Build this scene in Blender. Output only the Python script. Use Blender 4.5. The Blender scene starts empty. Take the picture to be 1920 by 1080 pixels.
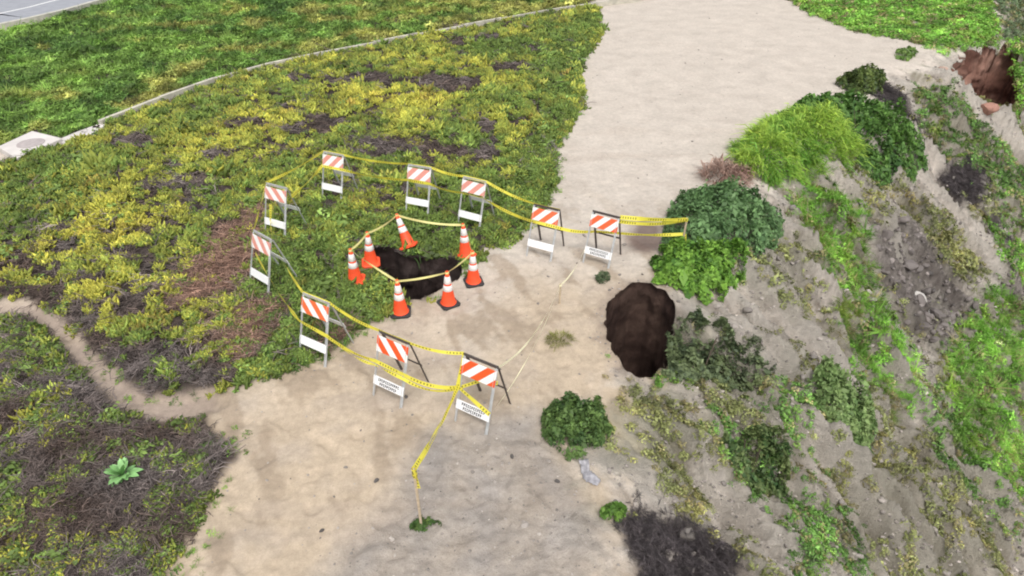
import bpy, math, random
import numpy as np
from mathutils import Vector, Matrix

# ------------------------------------------------------------------ camera, sky, sun, exposure
scene = bpy.context.scene
C = scene.collection
CAM_H, PITCH, FPX = 7.45, math.radians(35.0), 1200.0
cam_d = bpy.data.cameras.new('camera'); cam = bpy.data.objects.new('camera', cam_d); C.objects.link(cam)
cam.location = (0, 0, CAM_H); cam.rotation_euler = (math.pi/2-PITCH, 0, 0)
cam_d.sensor_width = 36; cam_d.lens = 36*FPX/1920; cam_d.clip_end = 3000; cam_d.clip_start = .1
scene.camera = cam

SUN_EL, SUN_AZ = math.radians(60), math.radians(170)      # azimuth measured from +Y towards +X
world = bpy.data.worlds.new('World'); scene.world = world; world.use_nodes = True
nt = world.node_tree; nt.nodes.clear()
wo = nt.nodes.new('ShaderNodeOutputWorld'); bg = nt.nodes.new('ShaderNodeBackground')
sky = nt.nodes.new('ShaderNodeTexSky'); sky.sky_type = 'NISHITA'; sky.sun_disc = False
sky.sun_elevation = SUN_EL; sky.sun_rotation = SUN_AZ; sky.air_density = 1.0; sky.dust_density = 4.0; sky.ozone_density = 1.0
hs = nt.nodes.new('ShaderNodeHueSaturation'); hs.inputs['Saturation'].default_value = .22   # overcast: a grey, even sky
nt.links.new(sky.outputs[0], hs.inputs['Color']); nt.links.new(hs.outputs[0], bg.inputs['Color'])
bg.inputs['Strength'].default_value = .15; nt.links.new(bg.outputs[0], wo.inputs[0])
sd_ = bpy.data.lights.new('sun', 'SUN'); sun = bpy.data.objects.new('sun', sd_); C.objects.link(sun)
sd_.energy = 1.0; sd_.angle = math.radians(20); sd_.color = (1, .96, .9)
sdir = Vector((math.sin(SUN_AZ)*math.cos(SUN_EL), math.cos(SUN_AZ)*math.cos(SUN_EL), math.sin(SUN_EL)))
sun.rotation_euler = sdir.to_track_quat('Z', 'Y').to_euler(); sun.location = (0, 0, 40)
vs = scene.view_settings; vs.view_transform = 'Standard'; vs.look = 'None'; vs.gamma = 1; vs.use_curve_mapping = False
vs.exposure = .46
scene.render.resolution_x = 1024; scene.render.resolution_y = 576
scene.render.engine = 'CYCLES'; scene.cycles.filter_width = 2.0

rng = np.random.RandomState(7); random.seed(7)

# ------------------------------------------------------------------ noise and plan helpers
_perm = np.random.RandomState(3).permutation(512).astype(np.int64); _perm = np.concatenate([_perm, _perm])
_ga = np.random.RandomState(4).uniform(0, 2*np.pi, 512); _gx, _gy = np.cos(_ga), np.sin(_ga)
def perlin(x, y, s=0):
    x = np.asarray(x, float)+s*17.31; y = np.asarray(y, float)-s*9.77
    xi = np.floor(x).astype(np.int64); yi = np.floor(y).astype(np.int64); xf = x-xi; yf = y-yi
    u = xf*xf*xf*(xf*(xf*6-15)+10); v = yf*yf*yf*(yf*(yf*6-15)+10)
    def g(a, b, dx, dy):
        h = _perm[(_perm[(xi+a) & 511]+yi+b) & 511]; return _gx[h]*dx+_gy[h]*dy
    a = g(0,0,xf,yf); b = g(1,0,xf-1,yf); c = g(0,1,xf,yf-1); d = g(1,1,xf-1,yf-1)
    return ((a+(b-a)*u)+((c+(d-c)*u)-(a+(b-a)*u))*v)*1.5
def fbm(x, y, f, o=3, s=0):
    r = 0; a = 1; t = 0
    for k in range(o): r = r+a*perlin(x*f, y*f, s+k); t += a; a *= .5; f *= 2.03
    return r/t
def sstep(a, b, v):
    t = np.clip((v-a)/(b-a), 0, 1); return t*t*(3-2*t)
def mixc(c, col, m): return c*(1-m[:, None])+np.array(col)[None, :]*m[:, None] if np.ndim(col) == 1 else c*(1-m[:, None])+col*m[:, None]

_f = np.array([0, math.cos(PITCH), -math.sin(PITCH)]); _u = np.array([0, math.sin(PITCH), math.cos(PITCH)]); _r = np.array([1., 0, 0])
def rays(pp):
    pp = np.asarray(pp, float).reshape(-1, 2)
    return (pp[:, :1]-960)/FPX*_r+(540-pp[:, 1:])/FPX*_u+_f
def flat(pp):                                   # survey points lying on the level terrace
    d = rays(pp); t = -CAM_H/d[:, 2]; return d[:, :2]*t[:, None]

# bluff crest line (plan view, from near to far)
crest = flat([(1120,1080),(1085,980),(1060,880),(1075,800),(1120,740),(1170,690),(1200,610),(1240,545),(1290,480),(1330,410),(1375,340),(1420,280),(1480,220),(1560,170),(1650,132),(1730,108),(1800,62),(1850,8)])
crest = np.vstack([[1.6,-14],[1.5,-5],[1.4,0],crest,crest[-1]+np.array([10,14]),crest[-1]+np.array([60,90]),crest[-1]+np.array([500,760])])
for _ in range(2):
    q = crest[:-1]*.75+crest[1:]*.25; r = crest[:-1]*.25+crest[1:]*.75
    crest = np.vstack([crest[:1], np.stack([q, r], 1).reshape(-1, 2), crest[-1:]])
def crest_d(x, y):                              # signed plan distance, positive on the seaward side
    best = np.full(x.shape, 1e9); side = np.ones(x.shape)
    for a, b in zip(crest[:-1], crest[1:]):
        ex, ey = b-a; L = ex*ex+ey*ey; px, py = x-a[0], y-a[1]
        t = np.clip((px*ex+py*ey)/L, 0, 1); dx, dy = px-t*ex, py-t*ey; dd = dx*dx+dy*dy
        m = dd < best; best = np.where(m, dd, best); side = np.where(m, np.sign(px*ey-py*ex), side)
    return np.sqrt(best)*side
def slope_z(d):
    dp = np.maximum(d, 0); z = -.80*(np.sqrt(dp*dp+1.1**2)-1.1)
    return -13*(1-np.exp(z/13*1.15))*.98 if False else np.where(z > -9, z, -9-3*(1-np.exp((z+9)/3)))
def base_z(x, y): return slope_z(crest_d(x, y))
def spots(pp):                                  # survey points lying on the bare terrain -> plan x, y, z
    d = rays(pp); t = np.concatenate([np.arange(5, 40, .1), np.arange(40, 130, .4)])
    P = d[:, None, :]*t[None, :, None]; P[..., 2] += CAM_H
    h = base_z(P[..., 0].ravel(), P[..., 1].ravel()).reshape(P.shape[:2])
    below = P[..., 2] < h; k = np.where(below.any(1), below.argmax(1), len(t)-1); k = np.maximum(k, 1)
    i = np.arange(len(k)); a = (P[..., 2]-h)[i, k-1]; b = (P[..., 2]-h)[i, k]; w = np.clip(a/(a-b+1e-9), 0, 1)
    return P[i, k-1]*(1-w[:, None])+P[i, k]*w[:, None]
def poly(*pp): return spots(pp)[:, :2]
def oval(cx, cy, rx, ry, rot=0):
    a = np.linspace(0, 2*np.pi, 15)[:-1]; c, s = math.cos(math.radians(rot)), math.sin(math.radians(rot))
    X, Y = rx*np.cos(a), ry*np.sin(a); return spots(np.stack([cx+X*c-Y*s, cy+X*s+Y*c], 1))[:, :2]
def pdist(P, x, y, far=-3.):                    # signed plan distance to an outline, positive inside
    out = np.full(x.shape, far); lo = P.min(0)+far; hi = P.max(0)-far
    m = (x > lo[0]) & (x < hi[0]) & (y > lo[1]) & (y < hi[1])
    if not m.any(): return out
    X, Y = x[m], y[m]; best = np.full(X.shape, 1e9); ins = np.zeros(X.shape, bool); B = np.roll(P, -1, 0)
    for a, b in zip(P, B):
        ex, ey = b-a; L = ex*ex+ey*ey+1e-12; px, py = X-a[0], Y-a[1]; t = np.clip((px*ex+py*ey)/L, 0, 1)
        best = np.minimum(best, (px-t*ex)**2+(py-t*ey)**2)
        c = ((a[1] > Y) != (b[1] > Y)) & (X < (b[0]-a[0])*(Y-a[1])/(b[1]-a[1]+1e-12)+a[0]); ins ^= c
    s = np.sqrt(best); out[m] = np.maximum(np.where(ins, s, -s), far); return out
def lmask(Ps, x, y, w=.15, amp=.15, f=1.5, s=0): # soft-edged union of outlines
    n = fbm(x, y, f, 3, s)*amp; m = np.zeros(x.shape)
    for P in Ps: m = np.maximum(m, sstep(-w, w, pdist(P, x, y)+n))
    return m

# ------------------------------------------------------------------ plan of the place
ICE = poly((-80,325),(30,302),(115,282),(200,232),(380,156),(560,108),(720,77),(880,48),(1060,14),(1120,16),(1132,62),(1095,110),(1085,150),(1090,200),(1062,245),(1038,285),(1044,340),(1010,400),(960,452),(905,468),(862,512),(820,545),(800,560),(764,562),(735,588),(690,605),(610,660),(560,690),(500,705),(440,722),(340,742),(275,738),(215,700),(160,640),(110,590),(60,562),(0,560),(-80,560))
VERGE = poly((-80,80),(0,62),(90,40),(220,4),(300,-20),(700,-70),(1130,-60),(1130,-5),(1060,34),(880,64),(720,95),(560,126),(380,174),(200,246),(118,266),(66,252),(0,280),(-80,310))
LOWER = poly((-120,590),(40,590),(90,625),(140,690),(210,765),(300,800),(375,790),(430,860),(380,950),(345,1020),(300,1090),(240,1180),(-140,1180))
HOLE1 = poly((692,470),(735,464),(750,484),(795,488),(840,492),(868,500),(864,516),(828,542),(804,560),(764,562),(736,540),(714,508))
HOLE2 = poly((1130,600),(1140,565),(1165,540),(1205,528),(1242,545),(1265,575),(1274,612),(1262,668),(1232,706),(1185,703),(1150,665))
GULLY2 = poly((1240,560),(1300,600),(1440,690),(1500,765),(1400,780),(1300,730),(1230,700))
RAVINE = poly((1778,135),(1798,108),(1835,98),(1880,92),(1905,110),(1915,170),(1925,250),(1890,240),(1835,200))
TRAIL = poly((-40,556),(70,558),(130,592),(180,640),(230,690),(290,728),(420,715),(420,775),(300,802),(205,766),(135,696),(88,632),(45,602),(-40,598))
BANK = poly((-40,545),(60,545),(130,570),(200,605),(280,660),(340,690),(450,700),(430,725),(340,745),(275,740),(215,702),(160,642),(110,592),(60,564),(-40,562))
swale_px = [(190,240),(300,196),(380,166),(470,138),(560,117),(640,101),(720,86),(800,70),(880,55),(960,40),(1040,25),(1120,13),(1200,1),(1300,-14)]
SWALE = flat(swale_px)
def line_d(L, x, y):
    best = np.full(x.shape, 1e9); side = np.zeros(x.shape)
    for a, b in zip(L[:-1], L[1:]):
        ex, ey = b-a; l2 = ex*ex+ey*ey; px, py = x-a[0], y-a[1]; t = np.clip((px*ex+py*ey)/l2, 0, 1)
        dd = (px-t*ex)**2+(py-t*ey)**2; m = dd < best; best = np.where(m, dd, best); side = np.where(m, np.sign(ex*py-ey*px), side)
    return np.sqrt(best)*side

BARE = [oval(*a) for a in [(345,350,60,20,-8),(300,435,55,16),(105,430,42,14),(285,360,26,12),(600,240,62,15,-8),(545,205,25,16),(700,152,55,12),(835,160,70,16,5),
  (770,286,120,20,2),(880,295,60,14),(905,240,35,12),(240,590,38,22),(320,650,30,14),(355,395,30,12),(620,158,22,14),(560,150,30,9),(400,300,60,10,-10),(470,235,45,9),
  (250,270,55,12,-8),(150,470,38,9),(60,500,60,14),(240,495,50,10),(720,270,50,9),(330,555,80,22,0),(880,80,60,8,-8),(860,55,40,7),(770,40,60,8),(690,360,80,12,5),(960,130,40,9),(520,290,40,10),(180,530,40,12),(1000,95,25,8)]]+[BANK]
BROWN = [poly((515,370),(515,470),(450,535),(400,575),(310,590),(350,500),(420,430)), oval(470,620,70,50,-20), oval(640,640,40,30)]
GREENER = [poly((1000,60),(1125,30),(1085,150),(1090,200),(1040,285),(1044,345),(980,430),(900,440),(960,330),(1010,250),(1020,170)), poly((500,420),(700,400),(900,420),(870,480),(740,570),(560,690),(470,700),(450,600),(490,520)), oval(620,430,120,40), oval(900,380,90,40), oval(80,370,120,60,-20), oval(940,95,80,20)]
YELLOW = [oval(180,430,170,90,-15), oval(230,560,120,60), oval(420,260,150,40,-10), oval(330,600,90,60), oval(700,200,140,40), oval(60,540,70,40), oval(780,115,60,16)]

# seaward face: mats of green growth, one entry per mat: outline, colour, density, kind
GRN, BRT, OLV = (.135,.26,.06), (.19,.39,.06), (.26,.285,.11)
MATS = [
 (poly((1468,-10),(1530,30),(1600,58),(1700,76),(1765,100),(1800,92),(1868,80),(1862,30),(1850,-40),(1480,-40)), BRT, 1., 'leaf'),
 (poly((1490,345),(1560,345),(1610,430),(1640,560),(1590,600),(1545,540),(1490,420)), BRT, 1., 'blade'),
 (poly((1560,590),(1650,590),(1700,700),(1720,790),(1650,770),(1590,690)), BRT, .9, 'blade'),
 (poly((1330,700),(1480,720),(1520,800),(1490,900),(1430,960),(1360,880),(1300,790)), GRN, .6, 'leaf'),
 (poly((1440,920),(1540,940),(1590,1000),(1600,1100),(1500,1100)), GRN, .8, 'leaf'),
 (poly((1200,650),(1260,630),(1290,690),(1230,715)), BRT, 1., 'leaf'),
 (poly((1280,700),(1440,710),(1480,770),(1380,790)), (.15,.19,.08), .7, 'leaf'),
 (poly((1240,580),(1290,600),(1400,680),(1440,720),(1300,720),(1260,660)), (.15,.18,.10), .65, 'leaf'),
 (poly((1850,-40),(1990,-40),(1990,110),(1880,88)), (.14,.20,.10), .8, 'leaf'),
 (poly((1780,610),(1880,560),(1960,580),(1980,1010),(1880,960),(1800,860),(1760,720)), BRT, 1.3, 'blade'),
 (poly((1700,740),(1780,720),(1830,860),(1900,1000),(1840,1000),(1760,900)), GRN, .6, 'leaf'),
 (poly((1380,470),(1480,470),(1520,560),(1480,620),(1400,540)), OLV, .45, 'leaf'),
 (poly((1700,170),(1790,180),(1850,260),(1960,330),(1960,470),(1880,430),(1800,330),(1740,260)), GRN, .8, 'leaf'),
 (poly((1690,380),(1760,420),(1840,520),(1790,540),(1720,460)), OLV, .9, 'leaf'),
 (poly((1840,440),(1960,470),(1960,560),(1880,540)), BRT, 1., 'leaf'),
 (poly((1880,90),(1980,70),(1980,300),(1900,250)), BRT, 1., 'leaf'),
 (poly((1620,790),(1750,830),(1880,1000),(1900,1100),(1620,1100),(1560,900)), OLV, .40, 'leaf'),
 (poly((1180,720),(1290,740),(1330,850),(1290,920),(1160,880),(1120,800)), OLV, .40, 'leaf'),
 (poly((1720,560),(1790,600),(1760,700),(1710,640)), OLV, .4, 'leaf'),
 (poly((1560,370),(1640,370),(1690,470),(1640,480)), OLV, .45, 'leaf'),
]
DARK_PATCHES = [poly((1165,985),(1200,962),(1265,968),(1325,1010),(1372,1060),(1385,1110),(1225,1110),(1190,1040)), poly((1625,160),(1665,160),(1720,230),(1740,290),(1690,250),(1650,205)),
  poly((1760,335),(1800,318),(1840,345),(1845,395),(1790,390)), poly((1825,405),(1860,430),(1905,500),(1870,490))]
RUBBLE = [poly((1620,440),(1700,430),(1790,520),(1820,600),(1770,680),(1720,650),(1650,540)), poly((1860,540),(1960,520),(1960,600),(1880,580))]
RUBBLE_NEAR = poly((800,800),(1000,760),(1080,900),(1130,1000),(1120,1120),(560,1120),(700,960))
PLATE = poly((1040,420),(1240,400),(1260,520),(1130,720),(940,820),(640,760),(600,690),(880,560))

SPURS = [(spots(p)[:, :2], a, w) for p, a, w in [([(1235,540),(1330,600),(1440,690),(1560,762),(1660,860)], .40, .38), ([(1380,500),(1470,590),(1590,720)], .35, .4), ([(1470,560),(1560,680),(1640,760)], .3, .35),
  ([(1690,90),(1790,140),(1860,200),(1925,265)], .7, .7), ([(1690,740),(1780,830),(1900,985)], .45, .5), ([(1180,730),(1290,820),(1400,960),(1480,1080)], .30, .35), ([(1620,380),(1700,500),(1780,640)], .3, .5), ([(1560,860),(1640,960),(1720,1080)], .4, .4)]]
def rim_line(P, amp, seed, n=150):
    for _ in range(2):
        a = P*.75+np.roll(P, -1, 0)*.25; b = P*.25+np.roll(P, -1, 0)*.75; P = np.stack([a, b], 1).reshape(-1, 2)
    Q = np.vstack([P, P[:1]]); s = np.concatenate([[0], np.cumsum(np.linalg.norm(np.diff(Q, axis=0), axis=1))]); t = np.linspace(0, s[-1], n+1)[:-1]
    P = np.stack([np.interp(t, s, Q[:, i]) for i in (0, 1)], 1); c = P.mean(0); d = P-c; r = np.linalg.norm(d, axis=1, keepdims=True)
    return P+d/r*amp*(fbm(P[:, 0], P[:, 1], 1.6, 2, seed)+.75*fbm(P[:, 0], P[:, 1], 5., 3, seed+1))[:, None]
HOLE1 = rim_line(HOLE1, .08, 51); HOLE2 = rim_line(HOLE2, .12, 52, 220); RAVINE = rim_line(RAVINE, .5, 53)
PITS = [HOLE1, HOLE2, RAVINE]
def height(x, y, full=False):
    d = crest_d(x, y); z = slope_z(d)
    un = x*.55+y*.83; vn = x*.83-y*.55
    far = np.clip(1-(y-60)/60, 0, 1)
    sl = sstep(.2, 2.5, d)*far
    ril = 1-np.abs(fbm(un+.35*perlin(x*.6, y*.6, 5), vn*.22, .75, 3, 11))*2.2
    ril2 = 1-np.abs(fbm(un+.2*perlin(x*1.4, y*1.4, 6), vn*.22, 2.1, 3, 21))*2.2
    ril3 = fbm(un+.1*perlin(x*2.4, y*2.4, 7), vn*.16, 5.5, 3, 25)
    z = z+sl*((ril-.55)*.95+(ril2-.55)*.36+ril3*.17+fbm(x, y, .35, 3, 31)*.5+fbm(x, y, 2.5, 4, 35)*.16+np.abs(fbm(x, y, 6., 2, 36))*.09)
    fl = (1-sl)*far
    veg = np.maximum(np.maximum(sstep(-.1, .3, pdist(ICE, x, y)), sstep(-.1, .3, pdist(LOWER, x, y))), sstep(-.1, .4, pdist(VERGE, x, y)))
    z = z+fl*(fbm(x, y, .25, 3, 41)*.07+fbm(x, y, 1.6, 3, 42)*.03+(1-veg)*(fbm(x, y, 5, 3, 43)*.020+fbm(x*.9+y*.45, y*.3-x*.15, 1.6, 3, 47)*.045*sstep(26, 13, y)-.022*sstep(.22, .40, perlin(x*3.1, y*3.1, 48))*sstep(22, 14, y)))
    rn = sstep(-.3, .4, pdist(RUBBLE_NEAR, x, y)); z = z+rn*fl*(fbm(x*.8+y*.3, y, 3.2, 4, 44)*.075)
    z = z+veg*(.07+.10*fbm(x, y, .9, 3, 45)+.11*fbm(x, y, 2.6, 2, 46))
    tr = sstep(-.05, .3, pdist(TRAIL, x, y)); z = z-.10*tr
    ld = line_d(SWALE, x, y); onl = sstep(1.0, .2, np.abs(ld+0)) if False else None
    ditch = sstep(.04, .10, ld)*sstep(.45, .2, ld); z = z-.30*ditch*far*(x > -22)
    # wheel tracks down the path
    # sinkholes and ravine
    g2 = sstep(0, .6, pdist(GULLY2, x, y)+fbm(x, y, 1.8, 3, 51)*.16)*.6; z = z-g2
    sp = np.zeros(x.shape)
    for L, a, w in SPURS:
        q = np.abs(line_d(L, x, y)+fbm(x, y, 1.1, 3, 57)*.35); sp = np.maximum(sp, a*np.exp(-(q/w)**2)*(.75+.5*perlin(x*.9, y*.9, 58)))
    z = z+sp*sl
    if full: return z, dict(d=d, sl=sl, ril=ril, ril2=ril2, ril3=ril3, veg=veg, tr=tr, ditch=ditch*far, g2=g2, sp=sp, rn=rn)
    return z
def gz(x, y): return float(height(np.array([float(x)]), np.array([float(y)]))[0])

# ------------------------------------------------------------------ materials
def node_mat(name): 
    m = bpy.data.materials.new(name); m.use_nodes = True; n = m.node_tree; n.nodes.clear()
    o = n.nodes.new('ShaderNodeOutputMaterial'); b = n.nodes.new('ShaderNodeBsdfPrincipled'); n.links.new(b.outputs[0], o.inputs[0])
    return m, n, b, o
def paint(name, col, rough=.5, var=.12, scale=6., metal=0., bump=0., spec=.5):
    m, n, b, o = node_mat(name); L = n.links.new
    tc = n.nodes.new('ShaderNodeTexCoord'); no = n.nodes.new('ShaderNodeTexNoise'); no.inputs['Scale'].default_value = scale; no.inputs['Detail'].default_value = 6
    L(tc.outputs['Object'], no.inputs['Vector'])
    mr = n.nodes.new('ShaderNodeMapRange'); mr.inputs[1].default_value = .3; mr.inputs[2].default_value = .7; mr.inputs[3].default_value = 1-var; mr.inputs[4].default_value = 1+var*.5
    L(no.outputs[0], mr.inputs[0])
    mx = n.nodes.new('ShaderNodeVectorMath'); mx.operation = 'MULTIPLY'; mx.inputs[0].default_value = col; L(mr.outputs[0], mx.inputs[1])
    L(mx.outputs[0], b.inputs['Base Color']); b.inputs['Roughness'].default_value = rough; b.inputs['Metallic'].default_value = metal; b.inputs['Specular IOR Level'].default_value = spec
    if bump:
        bp = n.nodes.new('ShaderNodeBump'); bp.inputs['Strength'].default_value = bump; bp.inputs['Distance'].default_value = .02; L(no.outputs[0], bp.inputs['Height']); L(bp.outputs[0], b.inputs['Normal'])
    return m
def leaf_mat(name, instancer=False, trans=.25):
    m, n, b, o = node_mat(name); L = n.links.new
    at = n.nodes.new('ShaderNodeAttribute'); at.attribute_name = 'tint'; at.attribute_type = 'INSTANCER' if instancer else 'GEOMETRY'
    col = at.outputs['Color']
    if instancer:
        a2 = n.nodes.new('ShaderNodeAttribute'); a2.attribute_name = 'shade'; a2.attribute_type = 'GEOMETRY'
        mm = n.nodes.new('ShaderNodeVectorMath'); mm.operation = 'MULTIPLY'; L(col, mm.inputs[0]); L(a2.outputs['Color'], mm.inputs[1]); col = mm.outputs[0]
    L(col, b.inputs['Base Color']); b.inputs['Roughness'].default_value = .55; b.inputs['Specular IOR Level'].default_value = .3
    if trans:
        t = n.nodes.new('ShaderNodeBsdfTranslucent'); L(col, t.inputs['Color']); ms = n.nodes.new('ShaderNodeMixShader'); ms.inputs[0].default_value = trans
        L(b.outputs[0], ms.inputs[1]); L(t.outputs[0], ms.inputs[2]); L(ms.outputs[0], o.inputs[0])
    return m
def ground_mat():
    m, n, b, o = node_mat('ground_soil'); L = n.links.new
    at = n.nodes.new('ShaderNodeAttribute'); at.attribute_name = 'tint'
    rg = n.nodes.new('ShaderNodeAttribute'); rg.attribute_name = 'rough_amount'
    tc = n.nodes.new('ShaderNodeTexCoord')
    def noise(s, d=8, r=.6):
        q = n.nodes.new('ShaderNodeTexNoise'); q.inputs['Scale'].default_value = s; q.inputs['Detail'].default_value = d; q.inputs['Roughness'].default_value = r; L(tc.outputs['Object'], q.inputs['Vector']); return q.outputs[0]
    def rng_(v, a, bb, c, d):
        q = n.nodes.new('ShaderNodeMapRange'); q.inputs[1].default_value = a; q.inputs[2].default_value = bb; q.inputs[3].default_value = c; q.inputs[4].default_value = d; L(v, q.inputs[0]); return q.outputs[0]
    def mul(a, bb):
        q = n.nodes.new('ShaderNodeMath'); q.operation = 'MULTIPLY'; L(a, q.inputs[0]); L(bb, q.inputs[1]); return q.outputs[0]
    n1, n2, n3 = noise(1.1), noise(9, 8, .7), noise(45, 4, .7)
    f = mul(mul(rng_(n1, .3, .7, .9, 1.08), rng_(n2, .3, .72, .84, 1.13)), rng_(n3, .3, .7, .88, 1.1))
    vo = n.nodes.new('ShaderNodeTexVoronoi'); vo.inputs['Scale'].default_value = 7; vo.inputs['Randomness'].default_value = 1; L(tc.outputs['Object'], vo.inputs['Vector'])
    sp = rng_(vo.outputs['Distance'], .05, .16, .62, 1.0)     # scattered dark crumbs and pebbles
    gate = rng_(n2, .5, .62, 0, 1)
    mxs = n.nodes.new('ShaderNodeMix'); mxs.data_type = 'FLOAT'; L(gate, mxs.inputs[0]); mxs.inputs[2].default_value = 1; L(sp, mxs.inputs[3])
    f = mul(f, mxs.outputs[0])
    v = n.nodes.new('ShaderNodeVectorMath'); v.operation = 'SCALE'; L(at.outputs['Color'], v.inputs[0]); L(f, v.inputs['Scale'])
    L(v.outputs[0], b.inputs['Base Color']); b.inputs['Roughness'].default_value = .95; b.inputs['Specular IOR Level'].default_value = .15
    ad = n.nodes.new('ShaderNodeMath'); ad.operation = 'ADD'; L(n2, ad.inputs[0]); L(n3, ad.inputs[1])
    bp = n.nodes.new('ShaderNodeBump'); bp.inputs['Distance'].default_value = .13; L(ad.outputs[0], bp.inputs['Height']); L(rg.outputs['Fac'], bp.inputs['Strength']); L(bp.outputs[0], b.inputs['Normal'])
    return m

# ------------------------------------------------------------------ object helpers
def mesh_np(name, V, F):
    V = np.asarray(V, np.float32); F = np.asarray(F, np.int32); me = bpy.data.meshes.new(name)
    me.vertices.add(len(V)); me.vertices.foreach_set('co', V.ravel())
    k = F.shape[1]; me.loops.add(F.size); me.loops.foreach_set('vertex_index', F.ravel())
    me.polygons.add(len(F)); me.polygons.foreach_set('loop_start', np.arange(0, F.size, k, dtype=np.int32)); me.polygons.foreach_set('loop_total', np.full(len(F), k, np.int32))
    me.update(calc_edges=True); return me
def add_col(me, name, col):
    a = me.attributes.new(name, 'FLOAT_COLOR', 'POINT'); c = np.ones((len(me.vertices), 4), np.float32); c[:, :3] = col; a.data.foreach_set('color', c.ravel())
def link(name, me, mat=None, parent=None, loc=None):
    o = bpy.data.objects.new(name, me); C.objects.link(o)
    if mat and me and not me.materials: me.materials.append(mat)
    if parent: o.parent = parent
    if loc is not None: o.location = loc
    return o
def tag(o, label=None, cat=None, group=None, kind=None):
    if label: o['label'] = label
    if cat: o['category'] = cat
    if group: o['group'] = group
    if kind: o['kind'] = kind
    return o
class MB:
    def __init__(s): s.v = []; s.f = []
    def hexa(s, p):                              # eight corners, bottom ring then top ring
        b = len(s.v); s.v += [tuple(q) for q in p]
        s.f += [tuple(b+i for i in f) for f in ((3,2,1,0),(4,5,6,7),(0,1,5,4),(1,2,6,5),(2,3,7,6),(3,0,4,7))]
    def box(s, c, d):
        x, y, z = c; a, b, h = d[0]/2, d[1]/2, d[2]/2
        s.hexa([(x-a,y-b,z-h),(x+a,y-b,z-h),(x+a,y+b,z-h),(x-a,y+b,z-h),(x-a,y-b,z+h),(x+a,y-b,z+h),(x+a,y+b,z+h),(x-a,y+b,z+h)])
    def bar(s, A, B, wx, wy, up=(0,1,0)):
        A, B = Vector(A), Vector(B); d = (B-A).normalized(); x = d.cross(Vector(up)).normalized(); y = x.cross(d).normalized()
        c = [(-1,-1),(1,-1),(1,1),(-1,1)]
        s.hexa([A+x*i*wx/2+y*j*wy/2 for i, j in c]+[B+x*i*wx/2+y*j*wy/2 for i, j in c])
    def lathe(s, prof, n=28, M=None, caps=True):
        b = len(s.v)
        for r, z in prof:
            for k in range(n):
                p = Vector((r*math.cos(2*math.pi*k/n), r*math.sin(2*math.pi*k/n), z)); s.v.append(tuple(M@p if M else p))
        for i in range(len(prof)-1):
            for k in range(n): s.f.append((b+i*n+k, b+i*n+(k+1)%n, b+(i+1)*n+(k+1)%n, b+(i+1)*n+k))
        if caps: s.f.append(tuple(b+k for k in range(n))[::-1]); s.f.append(tuple(b+(len(prof)-1)*n+k for k in range(n)))
    def mesh(s, name, smooth=False):
        me = bpy.data.meshes.new(name); me.from_pydata(s.v, [], s.f); me.update()
        if smooth: me.polygons.foreach_set('use_smooth', [True]*len(me.polygons))
        return me
    def build(s, name, mat, parent=None, loc=None, smooth=False, bevel=0):
        o = link(name, s.mesh(name, smooth), mat, parent, loc)
        if bevel: md = o.modifiers.new('bevel', 'BEVEL'); md.width = bevel; md.segments = 2; md.limit_method = 'ANGLE'
        return o

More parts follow.
